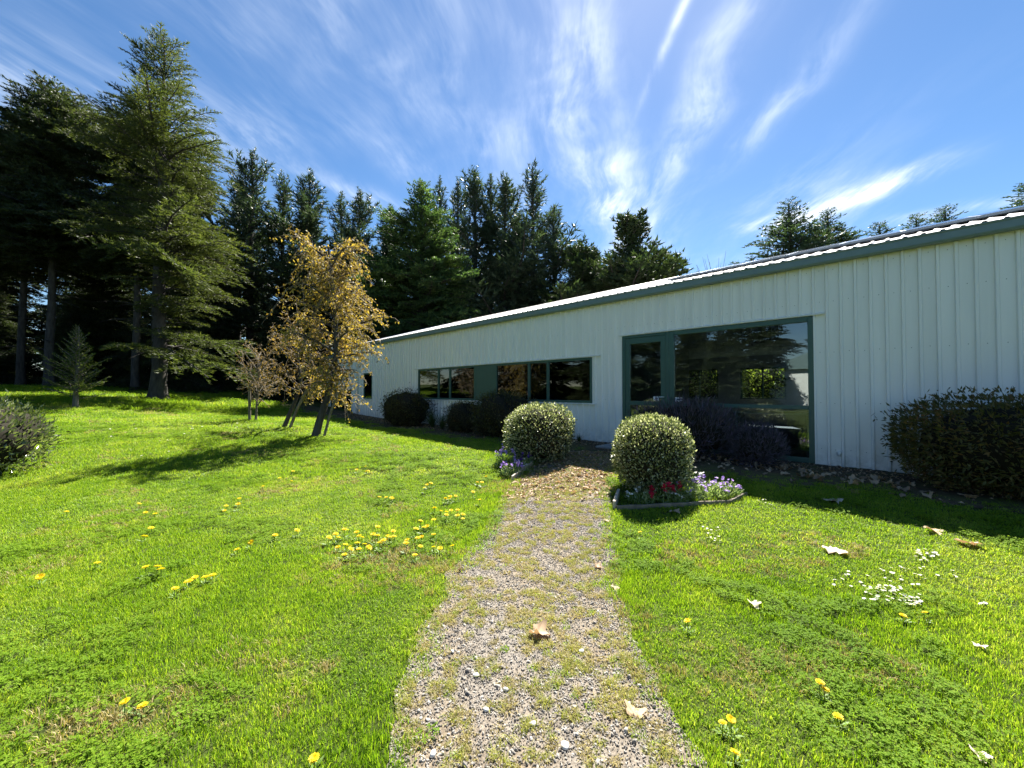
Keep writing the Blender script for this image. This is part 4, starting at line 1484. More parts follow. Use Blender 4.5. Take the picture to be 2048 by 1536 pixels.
x, y = W(0.75, 0.72)
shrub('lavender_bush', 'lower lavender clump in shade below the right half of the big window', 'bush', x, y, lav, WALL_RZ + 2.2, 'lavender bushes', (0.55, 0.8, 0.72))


def strappy(seed, n_, ln, m):
    r_ = np.random.default_rng(seed)
    t = Tris()
    for _ in range(n_):
        a = r_.uniform(0, 6.28)
        sp = r_.uniform(0.1, 0.9)
        L = ln * r_.uniform(0.6, 1.2)
        f = np.linspace(0, 1, 6)
        c = np.stack([math.cos(a) * sp * L * f, math.sin(a) * sp * L * f, L * (f - 0.45 * sp * f ** 2)], 1)
        side = np.array([-math.sin(a), math.cos(a), 0]) * 0.009
        w = (1 - f ** 2)[:, None] + 0.05
        V = np.concatenate([c - side * w, c + side * w])
        T = []
        for i in range(5):
            T += [(i, i + 1, i + 7), (i, i + 7, i + 6)]
        t.add(V, np.array(T), 0)
    return t.data('leaf_blades', m)


sp_me = strappy(98, 90, 0.65, M['strap_leaf'])
for (u, s, k, lb) in [(10.3, 0.75, 1.0, 'strap-leaved plant under the middle of the far strip window'), (9.6, 0.85, 0.9, 'strap-leaved plant nearer the flat green panel'), (4.6, 0.35, 0.35, 'thin tuft at the wall foot right of the strip window')]:
    x, y = W(u, s)
    root = empty('strappy_plant', (x, y, gz(x, y)), u)
    root.scale = (k, k, k)
    obj('leaf_blades', sp_me, root)
    tag(root, lb, 'plant', 'strappy plants along the wall')


# ------------------------------------------------------------------ flower beds
def flower_plant(name, label, x, y, h, r, n_leaf, n_flower, petal_mat, seed, spike=False, group=None, fsize=0.016):
    r_ = np.random.default_rng(seed)
    root = empty(name, (x, y, gz(x, y)))
    tag(root, label, 'flowers', group)
    t = Tris()
    a = r_.uniform(0, 6.28, n_leaf)
    q = np.sqrt(r_.random(n_leaf)) * r
    P = np.stack([np.cos(a) * q, np.sin(a) * q, r_.random(n_leaf) * h * 0.75 * (1 - 0.5 * (q / r) ** 2)], 1)
    A = norm(np.stack([np.cos(a) * 0.6, np.sin(a) * 0.6, np.full(n_leaf, 0.8)], 1) + r_.normal(size=(n_leaf, 3)) * 0.45) * (0.055 * r_.uniform(0.6, 1.3, n_leaf))[:, None]
    B = norm(np.cross(A, r_.normal(size=(n_leaf, 3)))) * 0.006
    t.leaves(P, A, B, 0.2, 0)
    fl = Tris()
    for _ in range(n_flower):
        a0 = r_.uniform(0, 6.28)
        q0 = math.sqrt(r_.random()) * r * 0.95
        p = np.array([math.cos(a0) * q0, math.sin(a0) * q0, 0])
        top = p + np.array([math.cos(a0) * 0.03, math.sin(a0) * 0.03, h * r_.uniform(0.7, 1.1) * (1 - 0.35 * (q0 / r) ** 2)])
        t.tube(np.stack([p, (p + top) / 2 + r_.normal(size=3) * 0.006, top]), [0.003, 0.0025, 0.002], 3, 1)
        m_ = 9 if spike else 3
        for j in range(m_):
            cpos = top + r_.normal(size=3) * np.array([0.012, 0.012, 0.022 if spike else 0.008])
            npet = 5
            th = np.arange(npet) * 2 * math.pi / npet + r_.uniform(0, 6)
            nrm = norm(np.array([r_.normal() * 0.5, r_.normal() * 0.5 - 0.2, 0.9]))
            ax = norm(np.cross(nrm, [1, 0.2, 0]))
            ay = np.cross(nrm, ax)
            A = (np.cos(th)[:, None] * ax + np.sin(th)[:, None] * ay) * fsize + nrm * fsize * 0.2
            B = norm(np.cross(A, nrm)) * fsize * 0.42
            fl.leaves(np.repeat(cpos[None], npet, 0), A, B, 0.1, 0, 0.6)
    t.build('leaves', [M['silver_leaf'], M['flower_stem']], root)
    fl.build('blossoms', petal_mat, root)
    return root


for k, (x, y, h, r, nl, nf, pm, sp, lb) in enumerate([
        (-0.12, 7.0, 0.34, 0.16, 260, 12, 'purple', True, 'tall mauve stock in flower left of the left clipped bush'),
        (0.0, 6.42, 0.24, 0.17, 420, 12, 'purple', True, 'pale lilac flowers in silvery leaves behind the left edging board'),
        (0.16, 6.62, 0.22, 0.13, 300, 5, 'white_petal', False, 'small white flowers beside the left edging board'),
        (0.27, 6.90, 0.28, 0.10, 120, 6, 'violet', True, 'dark violet flower spike at the foot of the left clipped bush'),
        (2.27, 5.02, 0.27, 0.20, 380, 22, 'purple', False, 'mauve flowers in the right bed nearest the clipped bush'),
        (2.52, 4.98, 0.26, 0.20, 420, 22, 'purple', False, 'mauve and silver flowers in the middle of the right bed'),
        (2.74, 5.02, 0.22, 0.17, 420, 12, 'purple', False, 'small violet flowers at the right end of the right bed'),
        (2.42, 5.30, 0.30, 0.14, 160, 10, 'white_petal', False, 'white flowers behind the mauve ones in the right bed'),
        (1.62, 4.98, 0.16, 0.16, 160, 8, 'white_petal', False, 'tiny white flowers before the right clipped bush'),
        (2.1, 4.92, 0.14, 0.14, 140, 8, 'white_petal', False, 'tiny white flowers beside the front edging board')]):
    flower_plant('bedding_flowers', lb, x, y, h, r, nl, nf, M[pm], 200 + k, sp, 'bedding flowers', 0.017)
for k, (x, y, h, lb) in enumerate([(1.86, 4.83, 0.36, 'highest red flower before the right clipped bush'), (1.70, 4.86, 0.24, 'leftmost red flower before the right clipped bush'),
                                   (1.80, 4.88, 0.22, 'low red flower beside the leftmost one'), (2.06, 4.90, 0.22, 'rightmost red flower before the right clipped bush')]):
    flower_plant('red_flower', lb, x, y, h, 0.05, 40, 2, M['red_petal'], 230 + k, True, 'red flowers', 0.024)


def board(name, label, a, b, h, thick, m, lift=0.0):
    mb = MB()
    L = math.hypot(b[0] - a[0], b[1] - a[1])
    n_ = 8
    for i in range(n_ + 1):
        f = i / n_
        zz = gz(a[0] + (b[0] - a[0]) * f, a[1] + (b[1] - a[1]) * f) + lift + 0.004 * math.sin(i * 2.3)
        mb.v += [(L * f, -thick / 2, zz - 0.06), (L * f, thick / 2, zz - 0.06), (L * f, thick / 2, zz + h), (L * f, -thick / 2, zz + h)]
    for i in range(n_):
        q = i * 4
        for j in range(4):
            k = (j + 1) % 4
            mb.f.append((q + j, q + 4 + j, q + 4 + k, q + k)); mb.m.append(0)
    mb.f += [(0, 1, 2, 3), (n_ * 4 + 3, n_ * 4 + 2, n_ * 4 + 1, n_ * 4)]; mb.m += [0, 0]
    o = mb.build(name, m, bevel=0.004)
    o.location = (a[0], a[1], 0)
    o.rotation_euler = (0, 0, math.atan2(b[1] - a[1], b[0] - a[0]))
    return tag(o, label, 'edging board', 'timber bed edging')


board('edging_board', 'weathered board edging the left flower bed', (0.0, 6.10), (0.36, 6.95), 0.09, 0.03, M['timber'])
board('edging_board', 'short pale edging board at the corner of the right bed', (1.245, 4.78), (1.42, 5.22), 0.10, 0.035, M['timber'])
board('edging_board', 'long low edging board along the front of the right bed', (1.27, 4.76), (2.62, 4.72), 0.05, 0.025, M['stake'])
board('edging_board', 'edging board at the far right end of the right bed', (2.63, 4.73), (2.98, 4.98), 0.045, 0.025, M['stake'])


# ------------------------------------------------------------------ dandelions and daisies
def flower_head(seed, rad, rings, m, centre=None):
    r_ = np.random.default_rng(seed)
    t = Tris()
    for (n_, rr, lift) in rings:
        th = np.arange(n_) * 2 * math.pi / n_ + r_.uniform(0, 1)
        d = np.stack([np.cos(th), np.sin(th), np.full(n_, lift) + r_.normal(size=n_) * 0.06], 1)
        A = d * (rad * rr * r_.uniform(0.88, 1.08, n_))[:, None]
        B = np.stack([-np.sin(th), np.cos(th), np.zeros(n_)], 1) * rad * rr * 0.16
        P = np.zeros((n_, 3)); P[:, 2] = 0.002
        t.leaves(P, A, B, 0.1, 0, 0.75)
    if centre:
        V, F = lumpy(np.array([0, 0, 0.002]), np.array([rad * 0.32, rad * 0.32, rad * 0.16]), r_, 8, 4, 0.0, 2)
        t.add(V, quads_to_tris(F), 1)
    return t.data('flower_head', m)


dan_heads = [flower_head(300 + k, 0.025, [(18, 1.0, 0.10), (16, 0.8, 0.4), (12, 0.5, 0.8)], M['yellow_petal']) for k in range(3)]
dai_heads = [flower_head(310 + k, 0.013, [(11, 1.0, 0.12)], [M['white_petal'], M['yellow_petal']], True) for k in range(2)]


def stem_data(seed, h, rosette):
    r_ = np.random.default_rng(seed)
    t = Tris()
    t.tube(np.array([(0, 0, -0.02), (0.004, 0, h * 0.5), (0, 0, h)]), [0.0028, 0.0025, 0.0022], 5, 0)
    if rosette:
        n_ = 8
        th = np.arange(n_) * 0.785 + r_.normal(size=n_) * 0.2
        P = np.zeros((n_, 3))
        A = np.stack([np.cos(th), np.sin(th), r_.uniform(0.1, 0.4, n_)], 1) * (0.055 * r_.uniform(0.7, 1.2, n_))[:, None]
        B = np.stack([-np.sin(th), np.cos(th), np.zeros(n_)], 1) * 0.007
        t.leaves(P, A, B, 0.25, 0, 0.65)
    return t.data('stem', M['flower_stem'])


dan_stems = [stem_data(320 + k, h, True) for k, h in enumerate((0.045, 0.06, 0.08))]
dai_stem = stem_data(330, 0.04, False)
DAN = {
    'patch': [(658, 1080), (671, 1069), (676, 1078), (689, 1069), (676, 1093), (691, 1093), (700, 1099), (689, 1109), (702, 1107), (713, 1071), (718, 1080), (724, 1078), (715, 1087), (729, 1096), (718, 1102), (738, 1107), (755, 1062), (755, 1071), (746, 1076), (754, 1081), (759, 1091), (766, 1091), (775, 1071), (779, 1078), (786, 1069), (772, 1080), (788, 1076), (814, 1080), (812, 1096), (830, 1114), (841, 1093), (867, 1071), (867, 1097), (880, 1097), (905, 1099)],
    'edge': [(841, 1049), (867, 1047), (854, 1054), (847, 1060), (832, 1067), (843, 1074), (835, 1076), (869, 1020), (882, 1024), (893, 1027), (893, 1036), (902, 1027), (915, 1027), (926, 1030), (915, 1040), (926, 1037), (891, 1000), (900, 994), (911, 997), (900, 1000), (854, 972), (849, 980), (862, 970), (955, 965), (964, 968), (972, 953), (946, 990), (959, 1005)],
    'mid': [(759, 1001), (772, 997), (786, 998), (783, 1002), (713, 942), (731, 933), (737, 942), (733, 944), (586, 943), (559, 961), (526, 977), (583, 966), (478, 1005), (476, 1015), (452, 1014), (449, 1021), (550, 1072), (594, 1065), (502, 1089), (474, 1099)],
    'left': [(278, 1013), (291, 1027), (310, 1028), (302, 1060), (133, 1026), (289, 1074), (291, 1145), (315, 1140), (322, 1145), (390, 1155), (377, 1164), (410, 1158), (425, 1151), (350, 1181), (195, 1129), (80, 1160)],
    'near': [(250, 1412), (285, 1408), (628, 1520)],
    'right': [(1280, 1068), (1375, 1247), (1640, 1372), (1650, 1380), (1676, 1428), (1806, 1228), (1850, 1228), (1446, 1446), (1462, 1450), (1470, 1502)]}
DAN_LAB = {'patch': 'yellow dandelion in the dense patch left of the path', 'edge': 'yellow dandelion in the loose group between the dense patch and the left flower bed',
           'mid': 'yellow dandelion scattered on the lawn before the leaning trees', 'left': 'yellow dandelion scattered on the open lawn at the left',
           'near': 'yellow dandelion low on the lawn by the bottom picture edge, left of the path', 'right': 'yellow dandelion on the lawn right of the path'}
FPX, PT = 780.0, math.atan(15 / 780.0)


def lawn_spot(px, py, raise_=0.0):
    """Where the sight line through a photo point meets the lawn (raised by raise_)."""
    v = ((px - 1024) / FPX, 1.0, -(py - 768) / FPX)
    c, s = math.cos(PT), math.sin(PT)
    d = (v[0], v[1] * c - v[2] * s, v[1] * s + v[2] * c)
    t = np.arange(0.8, 60, 0.01)
    x, y, z = d[0] * t, d[1] * t, HC + d[2] * t
    k = int(np.argmax(z < ground(x, y) + raise_))
    return float(x[k]), float(y[k])


def add_flower(name, x, y, stem_me, head_me, h, label, cat, group, sc=1.0):
    o = obj(name, stem_me)
    o.location = (x, y, gz(x, y))
    o.rotation_euler = (0, 0, random.uniform(0, 6.28))
    o.scale = (sc, sc, sc)
    hd = obj('flower_head', head_me, o)
    hd.location = (0, 0, h)
    hd.rotation_euler = (random.gauss(0, 0.22), random.gauss(0, 0.22), 0)
    tag(o, label, cat, group)
    return o


for g, pts in DAN.items():
    for (px, py) in pts:
        k = random.randrange(3)
        x, y = lawn_spot(px, py, 0.055)
        add_flower('dandelion', x, y, dan_stems[k], dan_heads[random.randrange(3)], (0.045, 0.06, 0.08)[k], DAN_LAB[g], 'dandelion', 'dandelions ' + {'patch': 'in the dense patch', 'edge': 'along the path', 'mid': 'before the trees', 'left': 'on the open lawn', 'near': 'by the bottom edge', 'right': 'right of the path'}[g], random.uniform(0.8, 1.0) * (0.95 if g in ('near', 'right') else 1.3))
rd = random.Random(5)
daisy_areas = [(1728, 1804, 1171, 1202, 40, 0), (1808, 1843, 1186, 1214, 22, 0), (1663, 1915, 1133, 1172, 40, 0), (1823, 1888, 1099, 1122, 26, 1), (1400, 1446, 1053, 1084, 18, 2), (1960, 1975, 1204, 1216, 5, 0),
               (1510, 1545, 994, 1012, 6, 3), (380, 500, 835, 870, 22, 4), (200, 420, 850, 935, 22, 4)]
dl = {0: 'small white daisy in the big daisy patch on the right lawn', 1: 'small white daisy in the upper daisy patch by the shade edge', 2: 'small white daisy in the thin patch near the right flower bed',
      3: 'small white daisy in the shade right of the flower bed', 4: 'small white daisy on the far lawn below the tallest cedar'}
for (x0, x1, y0, y1, n_, g) in daisy_areas:
    for _ in range(n_):
        x, y = lawn_spot(rd.uniform(x0, x1), rd.uniform(y0, y1), 0.04)
        add_flower('daisy', x, y, dai_stem, dai_heads[rd.randrange(2)], 0.04, dl[g], 'daisy', 'daisies %s' % ['in the big patch', 'by the shade edge', 'near the flower bed', 'in the shade', 'on the far lawn'][g], rd.uniform(0.75, 1.05) * (1.6 if g == 4 else 1))


# ------------------------------------------------------------------ fallen leaves
def plane_leaf(seed, curl):
    """A dry five-lobed leaf, curled, with its stalk."""
    r_ = np.random.default_rng(seed)
    lob = [(-160, 0.40), (-135, 0.66), (-115, 0.70), (-95, 0.55), (-72, 0.82), (-55, 0.86), (-32, 0.62), (-12, 0.90), (0, 1.0), (12, 0.90), (32, 0.62), (55, 0.86), (72, 0.82), (95, 0.55), (115, 0.70), (135, 0.66), (160, 0.40)]
    V = [(0, 0, 0)]
    T = []
    for ring in (0.5, 1.0):
        for (a, rr) in lob:
            rr = rr if ring == 1.0 else min(rr, 0.55)
            rr *= ring * r_.uniform(0.92, 1.08)
            a = R(a)
            x, y = rr * math.sin(a), rr * math.cos(a)
            V.append((x, y, curl * (x * x * 0.9 + 0.35 * y * y * math.sin(seed)) + r_.normal() * 0.11 * ring))
    n_ = len(lob)
    for i in range(n_ - 1):
        T += [(0, 1 + i, 2 + i), (1 + i, 1 + n_ + i, 2 + n_ + i), (1 + i, 2 + n_ + i, 2 + i)]
    k = len(V)
    V += [(-0.012, 0, 0.0), (0.012, 0, 0.0), (0.0, -0.75, 0.12)]
    T.append((k, k + 1, k + 2))
    return np.array(V) * 0.5, np.array(T)


leaf_me = []
for k, c in enumerate((0.9, 0.5, 1.3, -0.6, 0.3)):
    v, t_ = plane_leaf(400 + k, c)
    leaf_me.append((tri_data('leaf_blade', v, t_, M['dead_leaf']), tri_data('leaf_blade', v, t_, M['pale_leaf']), tri_data('leaf_blade', v, t_, M['litter'])))
FALLEN = [(0.16, 2.50, 0.20, 2, 0, 'big curled brown leaf in the middle of the path'), (0.58, 1.88, 0.15, 0, 0, 'tan leaf at the right side of the path near the bottom'),
          (0.74, 3.40, 0.13, 0, 0, 'brown curled leaf on the right side of the path'), (0.80, 3.06, 0.10, 1, 0, 'small brown leaf at the path edge below the other curled leaf'),
          (2.83, 3.44, 0.27, 4, 1, 'largest pale leaf lying flat on the sunny right lawn'), (1.70, 2.78, 0.13, 0, 1, 'pale folded leaf standing in the grass right of the path'),
          (1.88, 4.55, 0.18, 1, 0, 'grey-brown leaf on the grass before the front edging board'), (2.70, 2.28, 0.09, 1, 1, 'small pale leaf in the grass near the right picture edge'),
          (1.95, 1.66, 0.10, 0, 1, 'pale leaf cut by the bottom right of the picture'), (3.76, 4.57, 0.33, 4, 1, 'big pale leaf in the shade strip below the vent cap'),
          (3.99, 3.73, 0.20, 1, 0, 'brown leaf in the shade strip near the bronze shrub'), (4.0, 3.45, 0.24, 4, 0, 'brown leaf just inside the shade at the right picture edge'),
          (1.07, 4.41, 0.10, 3, 0, 'small leaf on the path edge below the right bed'), (-0.45, 3.36, 0.08, 2, 2, 'small dark leaf at the left path edge'),
          (-0.18, 4.3, 0.08, 2, 0, 'small brown leaf at the left path edge under the flower bed')]
for (x, y, sz, k, mm, lb) in FALLEN:
    o = obj('fallen_leaf', leaf_me[k][mm])
    o.location = (x, y, gz(x, y) + (0.028 if abs(x - 0.2) > 0.75 else 0.022))
    o.rotation_euler = (rd.uniform(-0.25, 0.25), rd.uniform(-0.2, 0.2), rd.uniform(0, 6.28))
    sz *= 0.88
    o.scale = (sz, sz, sz * 0.75)
    tag(o, lb, 'leaf', 'single fallen leaves')
for k in range(120):
    u = rd.uniform(-1.6, 1.9)
    s = 0.62 + abs(rd.gauss(0, 0.45)) + 0.25 * (u < 0)
    if s > 2.0:
        continue
    x, y = W(u, s)
    o = obj('dry_leaf', leaf_me[rd.randrange(5)][2 if rd.random() < 0.6 else 0])
    o.location = (x, y, gz(x, y) + 0.035)
    sz = rd.uniform(0.07, 0.17)
    o.scale = (sz, sz, sz)
    o.rotation_euler = (rd.uniform(-0.5, 0.5), rd.uniform(-0.4, 0.4), rd.uniform(0, 6.28))
    tag(o, 'dry brown leaf in the litter between the lavender and the shaded lawn', 'leaf', 'leaf litter under the big window')

def vnoise(x, y, sc, seed):
    """Cheap smooth value noise for placing."""
    r_ = np.random.default_rng(seed)
    tab = r_.random((64, 64))
    X, Y = x * sc, y * sc
    i, j = np.floor(X).astype(int), np.floor(Y).astype(int)
    fx, fy = X - i, Y - j
    fx, fy = fx * fx * (3 - 2 * fx), fy * fy * (3 - 2 * fy)
    g = lambda a, b: tab[a % 64, b % 64]
    return (g(i, j) * (1 - fx) + g(i + 1, j) * fx) * (1 - fy) + (g(i, j + 1) * (1 - fx) + g(i + 1, j + 1) * fx) * fy


# ------------------------------------------------------------------ scattered stuff (geometry nodes, one object each)
def scatter(name, label, pts, rot, scl, idx, sources):
    """One object whose points carry the given source meshes as anonymous instances."""
    me = bpy.data.meshes.new(name)
    me.vertices.add(len(pts))
    me.vertices.foreach_set('co', np.asarray(pts, np.float32).ravel())
    for nm, dt, arr, key in (('rot', 'FLOAT_VECTOR', rot, 'vector'), ('scl', 'FLOAT_VECTOR', scl, 'vector'), ('pick', 'INT', idx, 'value')):
        at = me.attributes.new(nm, dt, 'POINT')
        at.data.foreach_set(key, np.asarray(arr, np.int32 if dt == 'INT' else np.float32).ravel())
    o = obj(name, me)
    ng = bpy.data.node_groups.new(name + '_scatter', 'GeometryNodeTree')
    ng.interface.new_socket('Geometry', in_out='INPUT', socket_type='NodeSocketGeometry')
    ng.interface.new_socket('Geometry', in_out='OUTPUT', socket_type='NodeSocketGeometry')
    gi = ng.nodes.new('NodeGroupInput')
    go = ng.nodes.new('NodeGroupOutput')
    ip = ng.nodes.new('GeometryNodeInstanceOnPoints')
    join = ng.nodes.new('GeometryNodeJoinGeometry')
    for src in reversed(sources):
        so = bpy.data.objects.new(name + '_source', src)      # never linked to the scene: only its mesh is read
        oi = ng.nodes.new('GeometryNodeObjectInfo')
        oi.inputs['Object'].default_value = so
        oi.inputs['As Instance'].default_value = False
        g2 = ng.nodes.new('GeometryNodeGeometryToInstance')
        ng.links.new(oi.outputs['Geometry'], g2.inputs[0])
        ng.links.new(g2.outputs[0], join.inputs[0])
    ng.links.new(gi.outputs[0], ip.inputs['Points'])
    ng.links.new(join.outputs[0], ip.inputs['Instance'])
    ip.inputs['Pick Instance'].default_value = True

    def attr(nm, dt):
        a = ng.nodes.new('GeometryNodeInputNamedAttribute')
        a.data_type = dt
        a.inputs['Name'].default_value = nm
        return [q for q in a.outputs if q.enabled and q.name == 'Attribute'][0]

    ng.links.new(attr('pick', 'INT'), ip.inputs['Instance Index'])
    er = ng.nodes.new('FunctionNodeEulerToRotation')
    ng.links.new(attr('rot', 'FLOAT_VECTOR'), er.inputs[0])
    ng.links.new(er.outputs[0], ip.inputs['Rotation'])
    ng.links.new(attr('scl', 'FLOAT_VECTOR'), ip.inputs['Scale'])
    ng.links.new(ip.outputs[0], go.inputs[0])
    md = o.modifiers.new('scatter', 'NODES')
    md.node_group = ng
    tag(o, label, kind='stuff')
    return o


def grass_clump(seed, n_, rad, h, w, m, lean=0.55, name='grass_clump'):
    r_ = np.random.default_rng(seed)
    t = Tris()
    a = r_.uniform(0, 6.28, n_)
    q = np.sqrt(r_.random(n_)) * rad
    base = np.stack([np.cos(a) * q, np.sin(a) * q, np.full(n_, -0.006)], 1)
    az = r_.uniform(0, 6.28, n_)
    L = h * r_.uniform(0.5, 1.25, n_)
    ln = lean * r_.uniform(0.2, 1.3, n_)
    out = np.stack([np.cos(az), np.sin(az), np.zeros(n_)], 1)
    side = np.stack([-np.sin(az), np.cos(az), np.zeros(n_)], 1) * (w * 0.5 * r_.uniform(0.7, 1.3, n_))[:, None]
    tw = r_.normal(size=(n_, 1)) * 0.5
    side = side * np.cos(tw) + out * np.sin(tw) * w * 0.5
    mid = base + out * (L * ln * 0.35)[:, None] + np.array([0, 0, 1]) * (L * 0.6)[:, None]
    tip = base + out * (L * ln)[:, None] + np.array([0, 0, 1]) * (L * (1.0 - 0.25 * ln))[:, None]
    V = np.stack([base - side, base + side, mid + side * 0.8, mid - side * 0.8, tip], 1).reshape(-1, 3)
    b = np.arange(n_)[:, None] * 5
    T = np.concatenate([b + np.array([[0, 1, 2]]), b + np.array([[0, 2, 3]]), b + np.array([[3, 2, 4]])])
    t.add(V, T)
    return t.data(name, m)


def clover_clump(seed, n_, rad, m):
    r_ = np.random.default_rng(seed)
    t = Tris()
    a = r_.uniform(0, 6.28, n_)
    q = np.sqrt(r_.random(n_)) * rad
    c = np.stack([np.cos(a) * q, np.sin(a) * q, r_.uniform(0.02, 0.045, n_)], 1)
    az = r_.uniform(0, 6.28, n_)
    for k in range(3):
        th = az + k * 2.094
        sz = 0.010 * r_.uniform(0.8, 1.3, n_)
        A = np.stack([np.cos(th), np.sin(th), r_.normal(size=n_) * 0.25 + 0.1], 1) * sz[:, None]
        B = np.stack([-np.sin(th), np.cos(th), np.zeros(n_)], 1) * (sz * 0.5)[:, None]
        t.leaves(c, A, B, 0.12, 0, 0.65)
    t.needles(c * np.array([1, 1, 0]) - np.array([0, 0, 0.01]), c * np.array([0, 0, 1]) + np.array([0, 0, 0.01]), np.tile(np.array([[0.0008, 0, 0]]), (n_, 1)), 0)
    return t.data('clover_clump', m)


clumps = [grass_clump(500 + k, 52, 0.065, 0.040, 0.0040, M['grass']) for k in range(4)]
clumps += [grass_clump(510 + k, 52, 0.065, 0.031, 0.0044, M['grass'], 0.95) for k in range(2)]
clumps += [clover_clump(520 + k, 30, 0.07, M['clover']) for k in range(2)]
clumps += [grass_clump(530, 34, 0.06, 0.04, 0.004, M['dry_grass'], 0.9)]


gr = np.random.default_rng(600)
PX, SC = [], []
for (y0, y1, dens, sc) in ((0.6, 3.4, 480, 0.80), (3.4, 6.5, 280, 1.0), (6.5, 11, 120, 1.4), (11, 18, 46, 2.1), (18, 34, 13, 3.4)):
    wx0, wx1 = -1.5 * y1 - 1.0, min(1.55 * y1 + 1.0, 12)
    st = 1 / math.sqrt(dens)
    cx, cy = np.meshgrid(np.arange(wx0, wx1, st), np.arange(y0, y1, st))
    n_ = cx.size
    x = cx.ravel() + gr.uniform(-0.55, 0.55, n_) * st
    y = cy.ravel() + gr.uniform(-0.55, 0.55, n_) * st
    keep = (x > -1.5 * y - 1.0) & (x < 1.55 * y + 1.0)
    s = wall_s(x, y)
    uu = wall_u(x, y)
    l, r = path_half(y)
    rag = 0.02 + 0.24 * (vnoise(x, y, 6.0, 55) - 0.40)
    inside = np.minimum(x - l, r - x) - rag
    on_path = (y < 8.2) & (gr.random(n_) < ss(-0.05, 0.13, inside))
    edge_s = 1.85 + 0.22 * np.sin(uu * 1.7) + 0.12 * np.sin(uu * 4.3 + 1)
    bedp = np.clip((s - edge_s + 0.45) / 0.85, 0, 1)
    keep &= ~on_path & (gr.random(n_) < bedp)
    keep &= ~((x > 1.3) & (x < 2.95) & (y > 4.76) & (y < 5.5) & (gr.random(n_) < 0.55))
    PX.append(np.stack([x[keep], y[keep]], 1))
    SC.append(np.full(keep.sum(), sc))
PX = np.concatenate(PX)
SC = np.concatenate(SC)
n_ = len(PX)
x, y = PX[:, 0], PX[:, 1]
pick = gr.integers(0, 4, n_)
short = vnoise(x, y, 0.9, 3) > 0.55
pick = np.where(short, gr.integers(4, 6, n_), pick)
clo = (vnoise(x, y, 1.1, 7) * 0.7 + vnoise(x, y, 4.0, 8) * 0.3 > 0.58) & (gr.random(n_) < 0.38)
pick = np.where(clo, gr.integers(6, 8, n_), pick)
dryp = (vnoise(x, y, 1.4, 12) > 0.74) & (gr.random(n_) < 0.22)
brown = np.exp(-(((x + 0.95) / 0.7) ** 2 + ((y - 3.55) / 0.35) ** 2)) + np.exp(-(((x + 1.9) / 0.30) ** 2 + ((y - 1.85) / 0.16) ** 2))
dryp |= gr.random(n_) < brown * 0.7
pick = np.where(dryp, 8, pick)
bank = (x < -10) & (y > 10) & (y > 20.5 + 0.38 * x + 0.0) & (y > 12)
tall = np.where(bank & (vnoise(x, y, 0.7, 21) > 0.35), 2.2, 1.0)
l, r = path_half(y)
edge_d = np.minimum(np.abs(x - l), np.abs(x - r))
tall = np.where((y < 8) & (edge_d < 0.12), 1.35, tall)
S = np.stack([SC, SC, SC ** 0.6 * tall], 1) * gr.uniform(0.75, 1.25, (n_, 1))
rot = np.stack([gr.normal(size=n_) * 0.12, gr.normal(size=n_) * 0.12, gr.uniform(0, 6.28, n_)], 1)
scatter('grass', 'short lush green lawn grass with clover', np.stack([x, y, ground(x, y)], 1), rot, S, pick, clumps)


def pebble(seed, m):
    r_ = np.random.default_rng(seed)
    V, F = lumpy(np.zeros(3), np.array([1.0, r_.uniform(0.6, 0.9), r_.uniform(0.4, 0.65)]) * 0.5, r_, 7, 5, 0.16, r_.uniform(1.7, 2.6))
    return tri_data('pebble', V, quads_to_tris(F), m, smooth=False)


def path_points(n_, r_, y0=0.6, y1=8.0, margin=0.0):
    y = r_.uniform(y0, y1, n_)
    l, r = path_half(y)
    x = l + margin + (r - l - 2 * margin) * r_.random(n_)
    return x, y


pr = np.random.default_rng(700)
x, y = path_points(110000, pr)
wgt = vnoise(x, y, 2.0, 31)
k = (pr.random(len(x)) < np.where(y < 5.2, 0.7 + 0.3 * (wgt > 0.45), 0.25))
x, y = x[k], y[k]
n_ = len(x)
sz = 0.0075 * np.exp(pr.normal(size=n_) * 0.45)
scatter('gravel', 'fine grey gravel spread over the path', np.stack([x, y, ground(x, y) + 0.0125], 1), pr.uniform(-0.5, 6.28, (n_, 3)), np.stack([sz] * 3, 1), pr.integers(0, 5, n_), [pebble(710 + k, M['stone']) for k in range(5)])

weed_src = [grass_clump(720 + k, 26, 0.035, 0.036, 0.0036, M['weed'], 1.1, 'weed_tuft') for k in range(3)] + [grass_clump(725, 26, 0.04, 0.028, 0.004, M['dry_grass'], 1.3, 'weed_tuft')] + [grass_clump(727, 24, 0.03, 0.03, 0.004, M['grass'], 1.0, 'weed_tuft')]
x, y = path_points(12000, pr)
l, r = path_half(y)
wn_ = vnoise(x, y, 2.6, 41) * 0.30 + vnoise(x, y, 15.0, 42) * 0.70
centre = 1 - np.abs((x - l) / (r - l) - 0.5) * 1.1
far_boost = ss(4.3, 5.2, y) * 0.16
k = wn_ + far_boost + 0.12 * centre > 0.60
x, y, wn_ = x[k], y[k], wn_[k]
n_ = len(x)
pick = np.where(pr.random(n_) < 0.52, 3, np.where(pr.random(n_) < 0.15, 4, pr.integers(0, 3, n_)))
s_ = pr.uniform(0.45, 1.0, n_)
scatter('path_weeds', 'yellowish tufts of weed and dry grass growing in the gravel', np.stack([x, y, ground(x, y) + 0.012], 1), np.stack([pr.normal(size=n_) * 0.1, pr.normal(size=n_) * 0.1, pr.uniform(0, 6.28, n_)], 1), np.stack([s_] * 3, 1), pick, weed_src)

